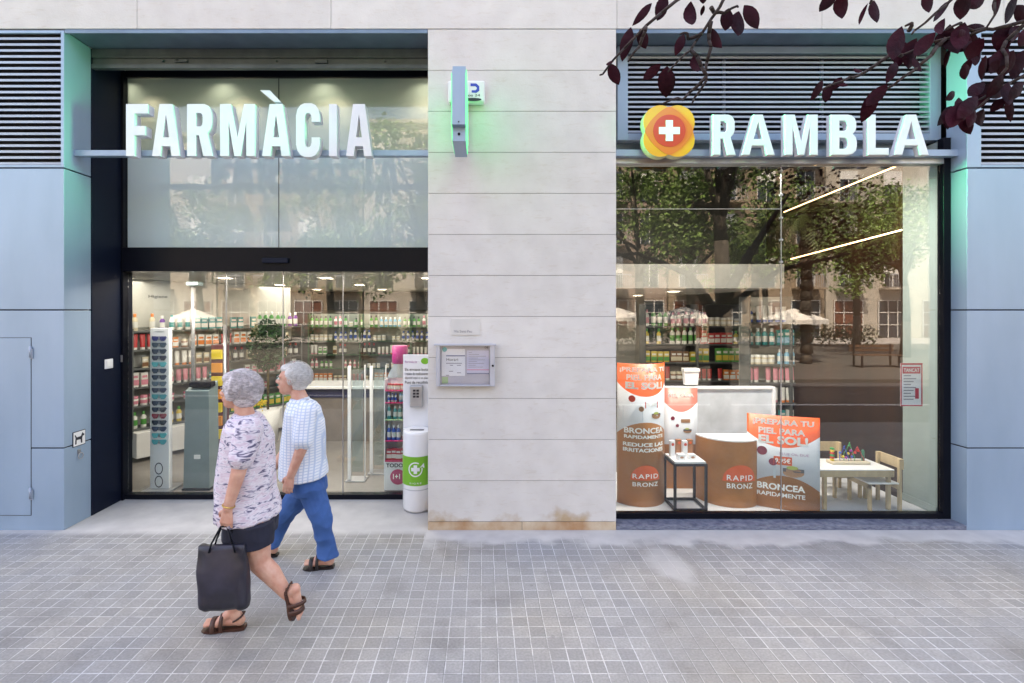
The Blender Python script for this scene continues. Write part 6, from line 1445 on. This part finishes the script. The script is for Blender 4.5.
MB().tube(limb, [.17, .15, .12, .05, .028, .008], 12).tube([limb[2], Vector((4.6, .9, 3.0)), Vector((5.3, .8, 4.0))], [.11, .07, .02], 10).tube([limb[2], Vector((5.2, .7, 2.7)), Vector((6.5, .6, 3.0))], [.07, .04, .02], 10).tube([far, q3(1100, 10)], [.008, .005], 8).tube([far, q3(1100, 60)], [.008, .005], 8).tube([far, q3(1090, -60)], .006, 8).build('trunk', PBARK, PT)
twg.build('twigs', PBARK, PT)
PLM = mat('purple_leaf', (.032, .004, .010), .6, var=.4, vscale=14, tint=(.010, .002, .004), bump=.25, bscale=60, spec=.08)
lfm = MB(); r2 = random.Random(4)
def leaf(base, tip, w_, Y_, mb, r2):
    a_, b_ = P(*base, Y_), P(*tip, Y_+r2.uniform(-.02, .02)); d = b_-a_; L_ = d.length; d.normalize(); W_2 = w_/F*Y_/2
    sd_ = d.cross(Vector((0, 1, 0))).normalized(); rot_ = Matrix.Rotation(r2.uniform(-.35, .35), 3, d); sd_ = rot_ @ sd_; nn = sd_.cross(d)
    prof = [(0, .0), (.08, .35), (.22, .78), (.4, 1), (.58, .98), (.75, .76), (.88, .44), (1, 0)]
    cur = r2.uniform(-.10, .10)*L_; fo = r2.uniform(.05, .35)
    vs_ = [a_+d*L_*f_+nn*(4*cur*f_*(1-f_)) for f_, _ in prof]
    n = len(prof)
    ls = [vs_[i]+sd_*W_2*prof[i][1]+nn*abs(W_2*prof[i][1])*fo for i in range(n)]; rs = [vs_[i]-sd_*W_2*prof[i][1]+nn*abs(W_2*prof[i][1])*fo for i in range(n)]
    mb.add(vs_+ls+rs, [(i, i+1, n+i+1, n+i) for i in range(n-1)]+[(i, 2*n+i, 2*n+i+1, i+1) for i in range(n-1)], 0, True)
LV = [((652, 3), (632, 26), 8), ((667, -6), (657, 21), 13), ((691, 1), (692, 25), 13), ((704, -8), (703, 4), 10), ((631, 27), (622, 62), 12), ((640, 29), (646, 49), 13), ((610, 63), (619, 85), 13), ((684, 34), (675, 56), 9), ((712, 28), (722, 48), 14), ((729, 8), (725, 31), 13), ((739, 11), (738, 36), 17), ((744, 5), (758, 29), 17),
      ((694, 55), (698, 72), 10), ((667, 66), (666, 98), 18), ((661, 64), (643, 80), 10), ((704, 5), (701, 16), 4), ((612, 62), (606, 64), 5), ((836, -8), (819, 12), 11), ((845, -8), (842, 19), 16), ((868, 3), (859, 25), 4), ((874, 0), (877, 23), 15), ((930, -10), (929, 13), 14), ((951, 0), (933, 22), 7), ((967, -8), (960, 20), 16), ((986, -10), (970, 9), 15),
      ((902, 26), (892, 60), 15), ((906, 42), (896, 68), 11), ((917, 38), (908, 69), 18), ((936, 32), (914, 56), 13), ((938, 34), (945, 18), 9), ((950, 24), (958, 54), 18), ((965, 22), (958, 50), 16), ((976, 34), (975, 66), 20), ((984, 38), (967, 60), 14), ((951, 46), (945, 69), 7), ((960, 30), (972, 40), 10), ((985, 26), (960, 30), 7),
      ((1012, 24), (997, 52), 20), ((1014, 50), (1000, 78), 20), ((986, 55), (982, 81), 9), ((1018, -4), (1005, 24), 13), ((1002, -8), (996, 15), 9), ((1024, 50), (1012, 80), 14), ((1003, 74), (986, 98), 16), ((994, 84), (972, 110), 15), ((978, 96), (957, 119), 14), ((962, 102), (950, 128), 15), ((952, 106), (937, 126), 10), ((972, 104), (968, 128), 13), ((1024, 82), (1008, 100), 13), ((985, 82), (968, 96), 12), ((1030, 30), (1018, 46), 14), ((1000, 60), (990, 74), 10),
      ((823, 80), (810, 101), 9), ((830, 83), (825, 103), 9), ((842, 77), (832, 90), 8), ((836, 80), (848, 86), 6), ((862, 72), (854, 68), 5), ((888, 84), (866, 106), 12), ((876, 90), (861, 123), 13), ((896, 62), (886, 84), 9), ((1005, 98), (990, 112), 9), ((1016, 5), (1026, 24), 14), ((912, 58), (922, 72), 10), ((945, 100), (955, 92), 8)]
for i in range(22):
    px_c, py_c = r2.choice([(965, 35), (985, 45), (1005, 60), (975, 55), (1000, 90), (970, 108), (952, 114), (1015, 40), (1010, 20), (940, 55)])
    bx_, by_ = px_c+r2.uniform(-14, 14), py_c+r2.uniform(-12, 10); an = R(r2.uniform(60, 150)); l_ = r2.uniform(16, 27)
    LV.append(((bx_, by_), (bx_+l_*math.cos(an), by_+l_*math.sin(an)), r2.uniform(9, 15)))
for ba, ti, w_ in LV: leaf(ba, ti, w_*1.02, YP+r2.uniform(-.04, .05), lfm, r2)
lfm.build('leaves', PLM, PT)
crown = [((5.2, .8, 4.2), .7), ((6.0, .7, 4.0), .7), ((6.7, .6, 2.95), .42), ((6.2, .6, 3.3), .5), ((4.7, .9, 4.9), .8)]
leafcloud(crown, 1100, .085, 8).build('crown', PLM, PT)
